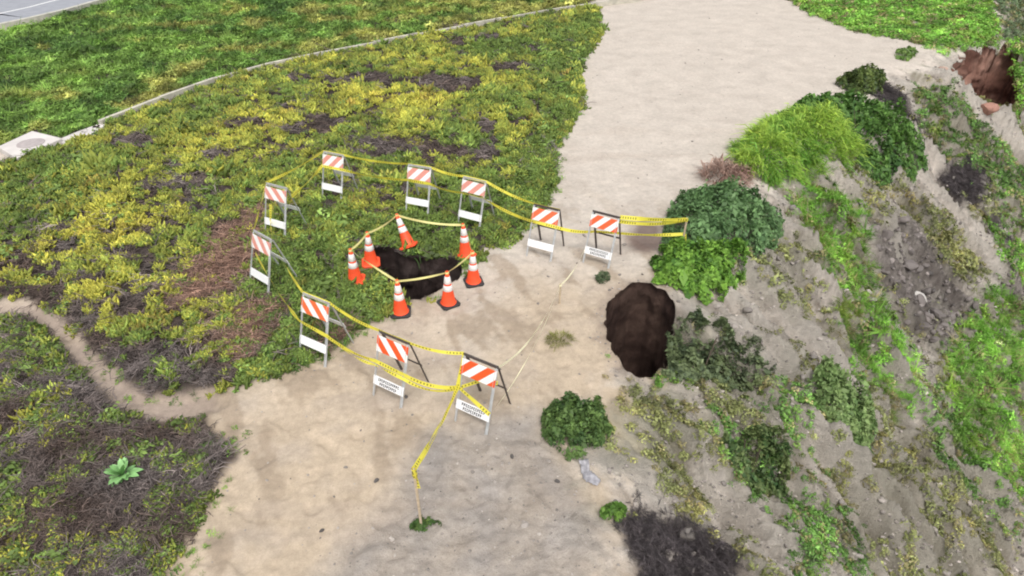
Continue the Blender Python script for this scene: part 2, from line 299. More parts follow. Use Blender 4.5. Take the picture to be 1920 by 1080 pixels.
# ------------------------------------------------------------------ the ground
def build_ground():
    ys = [3.0]
    while ys[-1] < 58: ys.append(ys[-1]*1.0046+.004)
    ys = np.array(list(np.linspace(-14, 2.8, 30))+ys+list(np.geomspace(60, 900, 24)))
    us = np.linspace(-1, 1, 861); us = np.concatenate([-np.geomspace(12, 1.06, 12), us, np.geomspace(1.06, 12, 12)])
    half = 8.5+.86*np.clip(ys, 3, None)
    X = (us[None, :]*half[:, None]); Y = np.repeat(ys[:, None], len(us), 1)
    sh = X.shape; x, y = X.ravel(), Y.ravel(); z, k = height(x, y, True)
    # soil colours, with ditch shade and face relief shading painted in
    n1 = fbm(x, y, .35, 4, 61); n2 = fbm(x, y, 1.3, 4, 62); n3 = fbm(x, y, 4., 3, 63)
    col = np.tile(np.array([.525,.467,.405]), (len(x), 1))
    tan = sstep(13, 7.5, y+n1*4)*.8; col = mixc(col, [.45,.355,.25], tan)
    col = mixc(col, [.40,.345,.295], sstep(-.1, .5, n2)*.35)
    band = fbm(x*.9+y*.45, y*.3-x*.15, 1.6, 3, 47); col = mixc(col, [.31,.245,.18], sstep(.05, .3, band+n3*.25)*sstep(17, 10, y)*.75)
    col = col*(1+.10*n3[:, None]*sstep(16, 8, y)[:, None])
    col = mixc(col, [.37,.335,.305], k['rn']*(.8+.5*n2))
    col = col*(1+.22*k['rn']*fbm(x*.8+y*.3, y, 5., 3, 64))[:, None]
    # seaward face: pale sandy ribs, darker rills, relief shading painted into both
    sl = sstep(-.3, 1.2, k['d']+n2*1.3+n3*.5)
    face = mixc(np.tile(np.array([.69,.615,.535]), (len(x), 1)), [.26,.21,.17], np.clip(sstep(.45, .1, k['ril2'])*.55+sstep(.15, .32, k['ril3'])*.45+sstep(.1, .4, n2)*.2, 0, 1))
    face = face*(1+.35*n3[:, None])
    face = mixc(face, [.62,.57,.50], sstep(.7, .95, k['ril'])*.65)
    un = x*.55+y*.83; vn = x*.83-y*.55; face = mixc(face, [.27,.27,.15], sstep(.05, .4, fbm(un, vn*.35, 1.1, 4, 66))*.4)
    col = mixc(col, face, sl)
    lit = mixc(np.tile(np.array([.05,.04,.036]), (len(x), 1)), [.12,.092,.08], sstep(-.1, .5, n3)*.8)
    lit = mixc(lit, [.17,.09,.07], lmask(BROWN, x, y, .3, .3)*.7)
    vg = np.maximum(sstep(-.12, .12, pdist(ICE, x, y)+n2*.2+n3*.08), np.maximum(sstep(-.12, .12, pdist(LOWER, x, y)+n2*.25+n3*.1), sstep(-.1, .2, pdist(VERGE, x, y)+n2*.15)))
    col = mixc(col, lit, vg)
    col = mixc(col, [.36,.29,.24], np.clip(k['tr']*(.85+n2*.5), 0, 1))
    col = mixc(col, [.40,.33,.27], sstep(.1, .35, fbm(x*.35+y*.1, y*1.2, .9, 4, 69))*.35*sstep(24, 14, y)*(1-vg)*(1-sl)); mat = lmask([m[0] for m in MATS], x, y, .3, .3); col = mixc(col, [.19,.185,.11], mat*.45)
    col = mixc(col, [.085,.072,.072], lmask(DARK_PATCHES, x, y, .2, .3))  # nearest patch: dark soil standing in for a shaded hollow
    rb = lmask(RUBBLE, x, y, .5, .5); col = mixc(col, mixc(np.tile(np.array([.13,.11,.10]), (len(x), 1)), [.26,.23,.21], sstep(-.1, .4, n3)), rb*.85)
    col = mixc(col, [.13,.085,.075], lmask([oval(1212,445,36,30)], x, y, .2, .2)*.8)
    col = mixc(col, [.05,.035,.03], k['ditch'])  # shadow of the recessed ditch put into the soil colour
    col = mixc(col, [.24,.19,.155], sstep(-.30, 0, pdist(HOLE2, x, y)+n3*.22)*.6); col = mixc(col, [.20,.175,.13], sstep(.2, .6, k['g2'])*.5); col = mixc(col, [.60,.55,.48], np.clip(k['sp']*2.0, 0, .75)*sl)  # spur crests paled last: lit ridge edges put into the colour
    keepv = np.ones(len(x), bool); ins = np.full(len(x), -3.); e = .01
    for P in PITS:                               # draw the mesh edge onto each rim, then open the hole
        q = pdist(P, x, y, -1.); near = np.abs(q) < .055*np.clip(y/13, 1, 3)
        if near.any():
            xn, yn = x[near], y[near]; gx = (pdist(P, xn+e, yn, -1.)-pdist(P, xn-e, yn, -1.))/(2*e); gy = (pdist(P, xn, yn+e, -1.)-pdist(P, xn, yn-e, -1.))/(2*e)
            x[near] = xn-gx*q[near]; y[near] = yn-gy*q[near]; q[near] = 0
        ins = np.maximum(ins, q)
    V = np.stack([x, y, z], 1); R, Cn = sh; i = np.arange(R*Cn).reshape(R, Cn)
    F = np.stack([i[:-1, :-1], i[:-1, 1:], i[1:, 1:], i[1:, :-1]], -1).reshape(-1, 4); F = F[~(ins[F].mean(1) > 1e-4)]
    me = mesh_np('ground', V, F); add_col(me, 'tint', np.clip(col, .004, .8))
    ra = me.attributes.new('rough_amount', 'FLOAT', 'POINT'); ra.data.foreach_set('value', np.clip(.16+.35*k['rn']+.7*sl+.4*vg, 0, 1).astype(np.float32))
    me.polygons.foreach_set('use_smooth', np.ones(len(F), bool))
    tag(link('ground', me, ground_mat()), kind='structure')
build_ground()
def pit(name, P, depth, prof, cols, namp, seed, bed):
    n = len(P); rg = 46; c = P.mean(0); zr = height(P[:, 0], P[:, 1]); t = np.linspace(0, 1, rg)
    T, I = np.meshgrid(t, np.arange(n), indexing='ij'); rr = np.interp(T, *zip(*prof)); X = c[0]+(P[I, 0]-c[0])*rr; Y = c[1]+(P[I, 1]-c[1])*rr
    zb = zr.mean()-depth; fall = np.interp(T, [0, .7, 1], [0, .93, 1]); Z = zr[I]*(1-fall)+zb*fall
    x, y, z = X.ravel(), Y.ravel(), Z.ravel(); tt = T.ravel(); a = np.arctan2(y-c[1], x-c[0]); g = sstep(0, .06, tt)*(1-sstep(.85, 1, tt))
    nn = fbm(a*1.6+perlin(z*2, a, seed)*.3, z*1.1, 1.5, 4, seed)*namp+np.abs(fbm(a*5, z*3.2, 1.2, 3, seed+2))*namp*.5+fbm(a*.6, z*bed, 2.2, 2, seed+4)*namp*.45
    dx, dy = x-c[0], y-c[1]; L = np.hypot(dx, dy)+1e-6; x = x+dx/L*nn*g; y = y+dy/L*nn*g; z = z+fbm(x, y+z, 3., 3, seed+6)*namp*.5*g
    z = z+np.where(tt > .75, fbm(x, y, 2.5, 3, seed+7)*.15, 0)
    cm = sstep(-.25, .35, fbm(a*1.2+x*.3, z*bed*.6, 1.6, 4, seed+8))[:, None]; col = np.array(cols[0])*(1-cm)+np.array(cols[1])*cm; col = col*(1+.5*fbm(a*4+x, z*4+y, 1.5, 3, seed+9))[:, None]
    i = np.arange(rg*n).reshape(rg, n); F = np.stack([i[:-1], np.roll(i[:-1], -1, 1), np.roll(i[1:], -1, 1), i[1:]], -1).reshape(-1, 4)[:, ::-1]
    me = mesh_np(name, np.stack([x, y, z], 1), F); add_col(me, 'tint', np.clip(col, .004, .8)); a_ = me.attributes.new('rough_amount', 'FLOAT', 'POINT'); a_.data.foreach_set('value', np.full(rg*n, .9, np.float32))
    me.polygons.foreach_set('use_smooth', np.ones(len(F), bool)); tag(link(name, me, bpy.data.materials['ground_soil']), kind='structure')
pit('sinkhole_shaft', HOLE1, 2.6, [(0, 1), (.05, 1.03), (.3, 1.0), (.7, .8), (.9, .4), (1, .02)], [(.055,.038,.035),(.12,.09,.082)], .16, 210, 2.)  # brown soil, with shade inside the shaft put into the colour
pit('bluff_sinkhole', HOLE2, 2.5, [(0, 1), (.04, 1.02), (.25, .98), (.7, .72), (.9, .4), (1, .02)], [(.070,.042,.034),(.145,.092,.072)], .12, 230, 1.2)  # moist brown soil, darkened further for the shade in the hole
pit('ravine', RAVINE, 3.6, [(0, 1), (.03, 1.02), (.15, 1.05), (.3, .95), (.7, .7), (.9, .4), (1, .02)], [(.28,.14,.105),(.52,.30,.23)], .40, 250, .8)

# ------------------------------------------------------------------ road, drain and slab inland
ROADP = flat([(-500,150),(0,58),(60,45),(130,28),(215,3),(330,-32),(480,-80)])
def sheet(name, L, off0, off1, z, mat, kind='structure'):
    L = np.array(L); T = np.gradient(L, axis=0); T /= np.linalg.norm(T, axis=1)[:, None]; N = np.stack([-T[:, 1], T[:, 0]], 1)
    A = L+N*off0; B = L+N*off1; V = [(*p, z) for p in A]+[(*p, z) for p in B]; n = len(L)
    me = mesh_np(name, V, [(i, i+1, n+i+1, n+i) for i in range(n-1)]); return link(name, me, mat)
asphalt = paint('pale_road_asphalt', (.30,.31,.34), .85, .12, 3.); line_paint = paint('road_line_paint', (.8,.8,.78), .6)
edge_conc = paint('kerb_concrete', (.52,.50,.43), .85, .2, 4.)
tag(sheet('road', ROADP, .22, 14, .26, asphalt), kind='structure')
tag(sheet('road_edge_line', ROADP, 1.75+.6, 1.9+.6, .264, line_paint), kind='structure')
mb = MB()
for a, b in zip(ROADP[:-1], ROADP[1:]):
    t = (b-a)/np.linalg.norm(b-a); n = np.array([-t[1], t[0]]); p = [a-n*.02, b-n*.02, b+n*.22, a+n*.22]
    mb.hexa([(*q, -.1) for q in p]+[(*q, .29) for q in p])
tag(mb.build('road_kerb', edge_conc), kind='structure')

concrete = paint('weathered_concrete', (.50,.47,.39), .9, .3, 2.5, bump=.3)
ker = link('concrete_drain', None, loc=(SWALE[0][0], SWALE[0][1], 0)); tag(ker, 'long pale concrete drain lip running through the ice plant inland of the path', 'drain')
def resample(L, step):
    L = np.array(L); s = np.concatenate([[0], np.cumsum(np.linalg.norm(np.diff(L, axis=0), axis=1))]); q = np.arange(0, s[-1], step)
    return np.stack([np.interp(q, s, L[:, i]) for i in range(L.shape[1])], 1)
SW = resample(SWALE, 2.4)
for a, b in zip(SW[:-1], SW[1:]):
    t = (b-a)/np.linalg.norm(b-a); n = np.array([-t[1], t[0]]); a2, b2 = a+t*.008, b-t*.008; m = MB(); dz = random.uniform(-.02, .02)
    p = [a2-n*.10, b2-n*.10, b2+n*.05, a2+n*.05]; z0 = .27+dz+.05*float(fbm(np.array([a[0]]), np.array([a[1]]), .3, 2, 77)[0])
    m.hexa([(q[0]-SWALE[0][0], q[1]-SWALE[0][1], -.4) for q in p]+[(q[0]-SWALE[0][0], q[1]-SWALE[0][1], z0) for q in p])
    m.build('drain_section', concrete, ker)
def prism(P, z0, z1, o): 
    m = MB(); n = len(P); m.v = [(p[0]-o[0], p[1]-o[1], z0) for p in P]+[(p[0]-o[0], p[1]-o[1], z1) for p in P]
    m.f = [tuple(range(n))[::-1], tuple(range(n, 2*n))]+[(i, (i+1) % n, n+(i+1) % n, n+i) for i in range(n)]; return m
white_conc = paint('pale_concrete', (.62,.58,.55), .9, .15, 2., bump=.2)
SL = flat([(2,288),(66,258),(122,272),(38,310)]); so = SL.mean(0)
slab = prism(SL, -.3, .22, so).build('manhole_slab', white_conc, None, (so[0], so[1], 0), bevel=.02)
tag(slab, 'flat white concrete slab with a round manhole cover in the ice plant', 'manhole')
cv = flat([(64,282)])[0]-so; m = MB(); m.lathe([(.36,0),(.36,.012),(.33,.014),(.33,.01),(.01,.01)], 32, Matrix.Translation((cv[0], cv[1], .221)))
m.build('manhole_cover', paint('cover_concrete', (.42,.37,.36), .8, .2, 8.), slab)
AP = flat([(112,268),(160,248),(198,236),(206,243),(172,264),(124,278)]); ao = AP.mean(0)
tag(prism(AP, -.3, .12, ao).build('concrete_apron', white_conc, None, (ao[0], ao[1], 0), bevel=.02), 'tapering white concrete apron between manhole slab and drain lip', 'concrete apron')

# ------------------------------------------------------------------ small growth as instanced ground cover
def proto(name, V, F, shade, mat):
    me = mesh_np(name, V, F); add_col(me, 'shade', shade); me.materials.append(mat); return bpy.data.objects.new(name, me)
def blade_strip(base, d, up, L, w, bend, V, F, S, sh0, sh1, seg=2):
    side = np.cross(d, [0, 0, 1.]); side /= np.linalg.norm(side)+1e-9; b = len(V)
    for i in range(seg+1):
        t = i/seg; p = base+d*L*t*(up if False else 1)+np.array([0, 0, 1])*(up*L*t-bend*L*t*t); ww = w*(1-t*.85)
        V.append(p-side*ww/2); V.append(p+side*ww/2); s = sh0+(sh1-sh0)*t; S += [(s, s, s)]*2
    for i in range(seg): F.append((b+2*i, b+2*i+1, b+2*i+3, b+2*i+2))
def p_grass(seed, mat, n=22, L=.20):
    r = np.random.RandomState(seed); V, F, S = [], [], []
    for k in range(n):
        a = r.uniform(0, 2*np.pi); d = np.array([math.cos(a), math.sin(a), 0]); d *= r.uniform(.3, 1.)
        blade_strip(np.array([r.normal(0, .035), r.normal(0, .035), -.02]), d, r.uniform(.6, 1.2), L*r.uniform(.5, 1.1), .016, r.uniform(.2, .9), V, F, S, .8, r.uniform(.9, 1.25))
    return proto('grass_tuft', V, F, np.array(S), mat)
def p_ice(seed, mat, n=15):
    r = np.random.RandomState(seed); V, F, S = [], [], []
    for k in range(n):                            # plump three-sided fingers
        a = r.uniform(0, 2*np.pi); el = r.uniform(.25, 1.35); d = np.array([math.cos(a)*math.cos(el), math.sin(a)*math.cos(el), math.sin(el)])
        base = np.array([r.normal(0, .045), r.normal(0, .045), r.uniform(-.03, .02)]); L = r.uniform(.06, .105); w = .021
        s1 = np.cross(d, [0, 0, 1.]); s1 /= np.linalg.norm(s1); s2 = np.cross(s1, d); b = len(V); sh = r.uniform(.75, 1.2)
        for t, q in ((0, .8), (.55, 1.)):
            for j in range(3):
                an = 2*np.pi*j/3; V.append(base+d*L*t+(s1*math.cos(an)+s2*math.sin(an))*w*q+np.array([0, 0, .012*t])); S.append((sh*.85,)*3)
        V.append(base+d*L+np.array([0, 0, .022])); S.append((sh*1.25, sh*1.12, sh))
        for j in range(3): F.append((b+j, b+(j+1) % 3, b+3+(j+1) % 3)); F.append((b+j, b+3+(j+1) % 3, b+3+j)); F.append((b+3+j, b+3+(j+1) % 3, b+6))
    return proto('ice_plant_sprig', V, F, np.array(S), mat)
def p_leafy(seed, mat, n=26, R=.13, ls=.045):
    r = np.random.RandomState(seed); V, F, S = [], [], []
    for k in range(n):
        a = r.uniform(0, 2*np.pi); el = r.uniform(.1, 1.4); c = np.array([math.cos(a)*math.cos(el), math.sin(a)*math.cos(el), math.sin(el)*.75])*R*r.uniform(.5, 1)
        nn = c/np.linalg.norm(c)+r.normal(0, .45, 3)+np.array([0, 0, .5]); nn /= np.linalg.norm(nn); t = np.cross(nn, r.normal(0, 1, 3)); t /= np.linalg.norm(t); q = np.cross(nn, t)
        l = ls*r.uniform(.7, 1.3); b = len(V); s = r.uniform(.7, 1.3)
        V += [c-t*l*.6, c+q*l*.35+nn*l*.1, c+t*l*.6, c-q*l*.35+nn*l*.1]; S += [(s*.9,)*3, (s,)*3, (s*1.1,)*3, (s,)*3]; F.append((b, b+1, b+2, b+3))
    return proto('leafy_sprig', V, F, np.array(S), mat)
def p_twig(seed, mat, n=16, R=.2):
    r = np.random.RandomState(seed); V, F, S = [], [], []
    for k in range(n):
        a = r.uniform(0, 2*np.pi); L = R*r.uniform(.5, 1.2); d = np.array([math.cos(a), math.sin(a), r.uniform(-.1, .55)]); c = np.array([r.normal(0, .06), r.normal(0, .06), r.uniform(0, .03)])
        s1 = np.cross(d, [0, 0, 1.]); s1 /= np.linalg.norm(s1); s2 = np.array([0, 0, 1.]); w = .0065; b = len(V); sh = r.uniform(.6, 1.4)
        for t, q in ((0, 1), (.5, .8), (1, .4)):
            p = c+d*L*t-np.array([0, 0, .05*t*t])+s1*.02*math.sin(t*5+k); V += [p-s1*w*q, p+s1*w*q, p+s2*w*1.6*q]; S += [(sh,)*3]*3
        for i in (0, 3):
            for j in range(3): F.append((b+i+j, b+i+(j+1) % 3, b+i+3+(j+1) % 3, b+i+3+j))
    return proto('dead_twigs', V, F, np.array(S), mat)
def p_stone(seed, mat):
    r = np.random.RandomState(seed); import bmesh
    bm = bmesh.new(); bmesh.ops.create_icosphere(bm, subdivisions=2, radius=1)
    dirs = r.normal(0, 1, (9, 3)); dirs /= np.linalg.norm(dirs, axis=1)[:, None]; cut = r.uniform(.55, .95, 9)
    for v in bm.verts:
        p = np.array(v.co)
        for dd, c in zip(dirs, cut):
            e = p@dd-c
            if e > 0: p = p-dd*e*.9
        v.co = p*[1, .8, .6]
    me = bpy.data.meshes.new('stone'); bm.to_mesh(me); bm.free(); add_col(me, 'shade', np.ones((len(me.vertices), 3))); me.materials.append(mat); return bpy.data.objects.new('stone', me)

def stuff(name, P, rot, scl, col, protos, label, cat, seed=0):
    n = len(P); me = bpy.data.meshes.new(name); me.vertices.add(n); me.vertices.foreach_set('co', np.asarray(P, np.float32).ravel())
    a = me.attributes.new('turn', 'FLOAT_VECTOR', 'POINT'); a.data.foreach_set('vector', np.asarray(rot, np.float32).ravel())
    a = me.attributes.new('size', 'FLOAT', 'POINT'); a.data.foreach_set('value', np.asarray(scl, np.float32))
    a = me.attributes.new('variant', 'INT', 'POINT'); a.data.foreach_set('value', np.random.RandomState(seed).randint(0, len(protos), n).astype(np.int32))
    a = me.attributes.new('tint', 'FLOAT_COLOR', 'POINT'); c = np.ones((n, 4), np.float32); c[:, :3] = np.clip(col, .003, .9); a.data.foreach_set('color', c.ravel())
    o = link(name, me); tag(o, label, cat, kind='stuff')
    g = bpy.data.node_groups.new(name, 'GeometryNodeTree'); g.interface.new_socket('Geometry', in_out='INPUT', socket_type='NodeSocketGeometry'); g.interface.new_socket('Geometry', in_out='OUTPUT', socket_type='NodeSocketGeometry')
    N = g.nodes.new; L = g.links.new; gi = N('NodeGroupInput'); go = N('NodeGroupOutput'); mp = N('GeometryNodeMeshToPoints'); L(gi.outputs[0], mp.inputs[0]); J = N('GeometryNodeJoinGeometry')
    def attr(nm, t):
        q = N('GeometryNodeInputNamedAttribute'); q.data_type = t; q.inputs[0].default_value = nm; return q.outputs[0]
    tu, sz, va = attr('turn', 'FLOAT_VECTOR'), attr('size', 'FLOAT'), attr('variant', 'INT')
    er = N('FunctionNodeEulerToRotation'); L(tu, er.inputs[0])
    for i, p in enumerate(protos):
        oi = N('GeometryNodeObjectInfo'); oi.inputs['Object'].default_value = p
        cm = N('FunctionNodeCompare'); cm.data_type = 'INT'; cm.operation = 'EQUAL'; L(va, cm.inputs[2]); cm.inputs[3].default_value = i
        ip = N('GeometryNodeInstanceOnPoints'); L(mp.outputs[0], ip.inputs['Points']); L(cm.outputs[0], ip.inputs['Selection']); L(oi.outputs['Geometry'], ip.inputs['Instance']); L(er.outputs[0], ip.inputs['Rotation']); L(sz, ip.inputs['Scale']); L(ip.outputs[0], J.inputs[0])
    L(J.outputs[0], go.inputs[0]); md = o.modifiers.new('scatter', 'NODES'); md.node_group = g; return o

def scatter(n, y0, y1, pw, xr=None, seed=0):     # plan points, thinner with distance
    r = np.random.RandomState(seed); u = r.rand(n); e = 1-pw+1
    y = (y0**e+(y1**e-y0**e)*u)**(1/e); half = 8.5+.86*y; x = r.uniform(-1, 1, n)*half
    if xr: m = (x > xr[0]) & (x < xr[1]); x, y = x[m], y[m]
    return x, y
def lay(x, y, sink=.0, tilt=.6, seed=0, jit=.25):
    r = np.random.RandomState(seed); z = height(x, y); e = .08; dx = (height(x+e, y)-z)/e; dy = (height(x, y+e)-z)/e
    dx, dy = np.clip(dx, -1.5, 1.5), np.clip(dy, -1.5, 1.5)
    rot = np.stack([np.arctan(dy)*tilt+r.normal(0, jit, len(x)), -np.arctan(dx)*tilt+r.normal(0, jit, len(x)), np.zeros(len(x))], 1)
    # spin about own axis first: XYZ euler applies x, y, then z about world; keep the spin small on steep ground
    steep = np.hypot(dx, dy); rot[:, 2] = np.where(steep < .35, r.uniform(0, 6.283, len(x)), 0); flatm = steep < .35; rot[flatm, 0] = r.normal(0, jit, flatm.sum()); rot[flatm, 1] = r.normal(0, jit, flatm.sum())
    return np.stack([x, y, z-sink], 1), rot

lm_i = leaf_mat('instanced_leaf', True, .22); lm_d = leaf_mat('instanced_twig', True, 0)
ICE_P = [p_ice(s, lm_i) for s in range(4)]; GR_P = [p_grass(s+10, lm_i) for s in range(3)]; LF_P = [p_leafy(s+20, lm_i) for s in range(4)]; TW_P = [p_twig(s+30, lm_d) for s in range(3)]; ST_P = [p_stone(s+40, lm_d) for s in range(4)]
GRL_P = [p_grass(s+50, lm_i, 26, .34) for s in range(3)]

def left_growth():
    # ------- ice plant on the terrace
    x, y = scatter(420000, 3.6, 47, 1.75, (-46, 6), 1); r = np.random.RandomState(2); n = len(x)
    n1 = fbm(x, y, .45, 3, 81); n2 = fbm(x, y, 1.6, 3, 82); n3 = fbm(x, y, 4.5, 2, 83)
    ice = sstep(-.1, .1, pdist(ICE, x, y)+n2*.2+n3*.1); low = sstep(-.1, .1, pdist(LOWER, x, y)+n2*.25+n3*.1)
    hole = pdist(HOLE1, x, y) > -.10; ld = line_d(SWALE, x, y)
    bare = lmask(BARE, x, y, .12, .7, 1.9, 84); brown = lmask(BROWN, x, y, .35, .4, 1.2, 85); grn = lmask(GREENER, x, y, .6, .5, .8, 86); yel = lmask(YELLOW, x, y, .9, .6, .6, 87)
    n4 = fbm(x, y, 2.6, 2, 46); gaps = sstep(.0, .07, n2*.45+n3*.5+n4*.7+.02+.12*grn)
    dens = ice*(1-bare*.97)*(1-brown*.8)*gaps
    lowtuft = lmask([oval(110,800,60,40),oval(230,785,40,20),oval(60,650,60,70),oval(110,950,26,70),oval(60,1040,80,60),oval(340,800,40,20),oval(330,960,60,50),oval(250,860,40,20),oval(10,880,30,60),oval(170,700,50,20),oval(290,1040,60,40),oval(40,740,60,30),oval(180,1040,50,30),oval(30,960,50,40),oval(330,890,50,18),oval(150,860,30,14)], x, y, .2, .3, 1.5, 88)
    dens = np.maximum(dens, low*lowtuft*sstep(-.2, .2, n3+.1)*.9)
    keep = (r.rand(n) < dens*(1-.93*sstep(-.05, .15, pdist(TRAIL, x, y)+n3*.15))) & ~hole & (ld < -.10+.3*np.clip(n2-.2, 0, 1)) & (pdist(SL, x, y) < -.03) & (pdist(AP, x, y) < 0)
    isg = r.rand(n) < np.clip(grn*.38*ice+low*.5+.12, 0, 1)
    X, Y = x[keep], y[keep]; g = isg[keep]
    t = np.clip(.28+n1*.9+n2*.35+yel*.42-grn*.35+r.normal(0, .2, n), 0, 1.2)[keep][:, None]
    col = np.array([.14,.215,.048])*(1-np.clip(t, 0, 1))+np.array([.45,.45,.075])*np.clip(t, 0, 1)
    orange = sstep(.25, .55, fbm(x, y, 1.1, 3, 89)+.12*yel)[keep][:, None]*r.rand(keep.sum(), 1); col = col*(1-.6*orange)+np.array([.46,.29,.08])*.5*orange
    col *= np.exp(r.normal(0, .22, (len(X), 1)))*np.exp(.9*np.clip(n4[keep], -.6, .6)+.5*np.clip(n3[keep], -.6, .6))[:, None]  # mound tops lightened, hollows darkened: shading put into the tint
    sc = (Y/12)**.42*np.exp(r.normal(0, .28, len(X))+.6*fbm(X, Y, .8, 2, 97))*.92
    P, R = lay(X[~g], Y[~g], .0, .5, 3); print('ice', len(P), 'herb', g.sum())
    stuff('ice_plant', P, R, sc[~g], col[~g], ICE_P, 'yellow-green ice plant mat covering the terrace inland of the dirt path', 'ice plant')
    P, R = lay(X[g], Y[g], .0, .5, 4); cg = np.array([.165,.245,.06])*np.exp(r.normal(0, .28, (len(P), 1)))*(1+.5*np.clip(n1[keep][g], -.5, .8)[:, None])
    stuff('leafy_groundcover', P, R, sc[g]*.95, cg, LF_P, 'dark green leafy groundcover around the cones and along the path edge', 'groundcover')
    # ------- grass: path-side fringe, verge by the road
    x, y = scatter(300000, 3.6, 62, 1.5, (-60, 8), 5); r = np.random.RandomState(6); n = len(x); n1 = fbm(x, y, .3, 3, 91); n2 = fbm(x, y, 1.6, 3, 92)
    ver = sstep(0, .2, pdist(VERGE, x, y)+n2*.2)*(line_d(SWALE, x, y) > .30-.4*np.clip(n2-.1, 0, 1)); edge = np.abs(pdist(ICE, x, y)-.15); grn = lmask(GREENER, x, y, .6, .5, .8, 86)
    le = pdist(LOWER, x, y); low = sstep(.9, .1, np.abs(le-.3))*(x > -4.6)*(y < 11)
    dens = np.maximum(ver, np.maximum(np.clip(sstep(.5, .0, edge), 0, 1)*(.15+.85*grn)*.8, np.maximum(grn*.3*(pdist(ICE, x, y) > 0), low*.35*sstep(-.1, .2, n2))))
    dens = dens*(1-.6*lmask(BARE, x, y, .15, .3, 1.6, 84))*(1-ver*.75*sstep(.08, .3, fbm(x, y, .9, 4, 98)))
    keep = (r.rand(n) < dens) & (pdist(HOLE1, x, y) < -.05) & (np.abs(line_d(SWALE, x, y)-.02) > .09-.15*np.clip(n2*1.5, 0, 1)) & (pdist(SL, x, y) < -.03) & (pdist(AP, x, y) < 0)
    X, Y = x[keep], y[keep]; t = np.clip(.5+n1*1.3+r.normal(0, .2, n), 0, 1)[keep][:, None]; vm = ver[keep][:, None]
    yel = sstep(-.1, .35, fbm(X, Y, .5, 3, 93)*1.3+(X+9)*.035)[:, None]*vm
    col = (np.array([.085,.17,.04])*(1-t)+np.array([.23,.37,.075])*t)*(1-yel*.8)+np.array([.42,.40,.11])*yel*.8
    col = col*np.exp(r.normal(0, .25, (len(X), 1))+1.5*fbm(X, Y, 1.1, 4, 94)[:, None]*vm); P, R = lay(X, Y, 0, .3, 7); print('grass', len(P))
    stuff('grass', P, R, (Y/12)**.45*np.exp(r.normal(0, .25, len(X)))*np.where(vm[:, 0] > .5, 1.0, .7), col, GR_P+LF_P[:2], 'bright green grass on the verge beyond the drain and fringing the path', 'grass')
    # ------- dead stems
    x, y = scatter(260000, 3.4, 40, 1.8, (-40, 3), 8); r = np.random.RandomState(9); n = len(x); n2 = fbm(x, y, 1.6, 3, 95)
    ice = pdist(ICE, x, y) > .05; low = sstep(-.1, .25, pdist(LOWER, x, y)+n2*.2); bare = lmask(BARE, x, y, .2, .7, 1.9, 84); brown = lmask(BROWN, x, y, .35, .4, 1.2, 85)
    dens = np.maximum(ice*(.06+.22*bare+.7*brown), low*.5); keep = (r.rand(n) < dens*(1-.95*sstep(-.05, .15, pdist(TRAIL, x, y)))) & (pdist(HOLE1, x, y) < -.05)
    X, Y = x[keep], y[keep]; b = brown[keep][:, None]; q = sstep(-.3, .4, fbm(X, Y, .7, 2, 96))[:, None]
    col = (np.array([.185,.155,.145])*(1-q)+np.array([.13,.095,.08])*q)*(1-b)+np.array([.32,.20,.15])*b
    col = col*np.exp(r.normal(0, .35, (len(X), 1))); P, R = lay(X, Y, -.01, .5, 10); print('twig', len(P))
    stuff('dead_stems', P, R, (Y/11)**.35*np.exp(r.normal(0, .25, len(X)))*.85, col, TW_P, 'grey-brown dead ice plant stems lying in the bare patches beside the trail', 'dead stems')
left_growth()

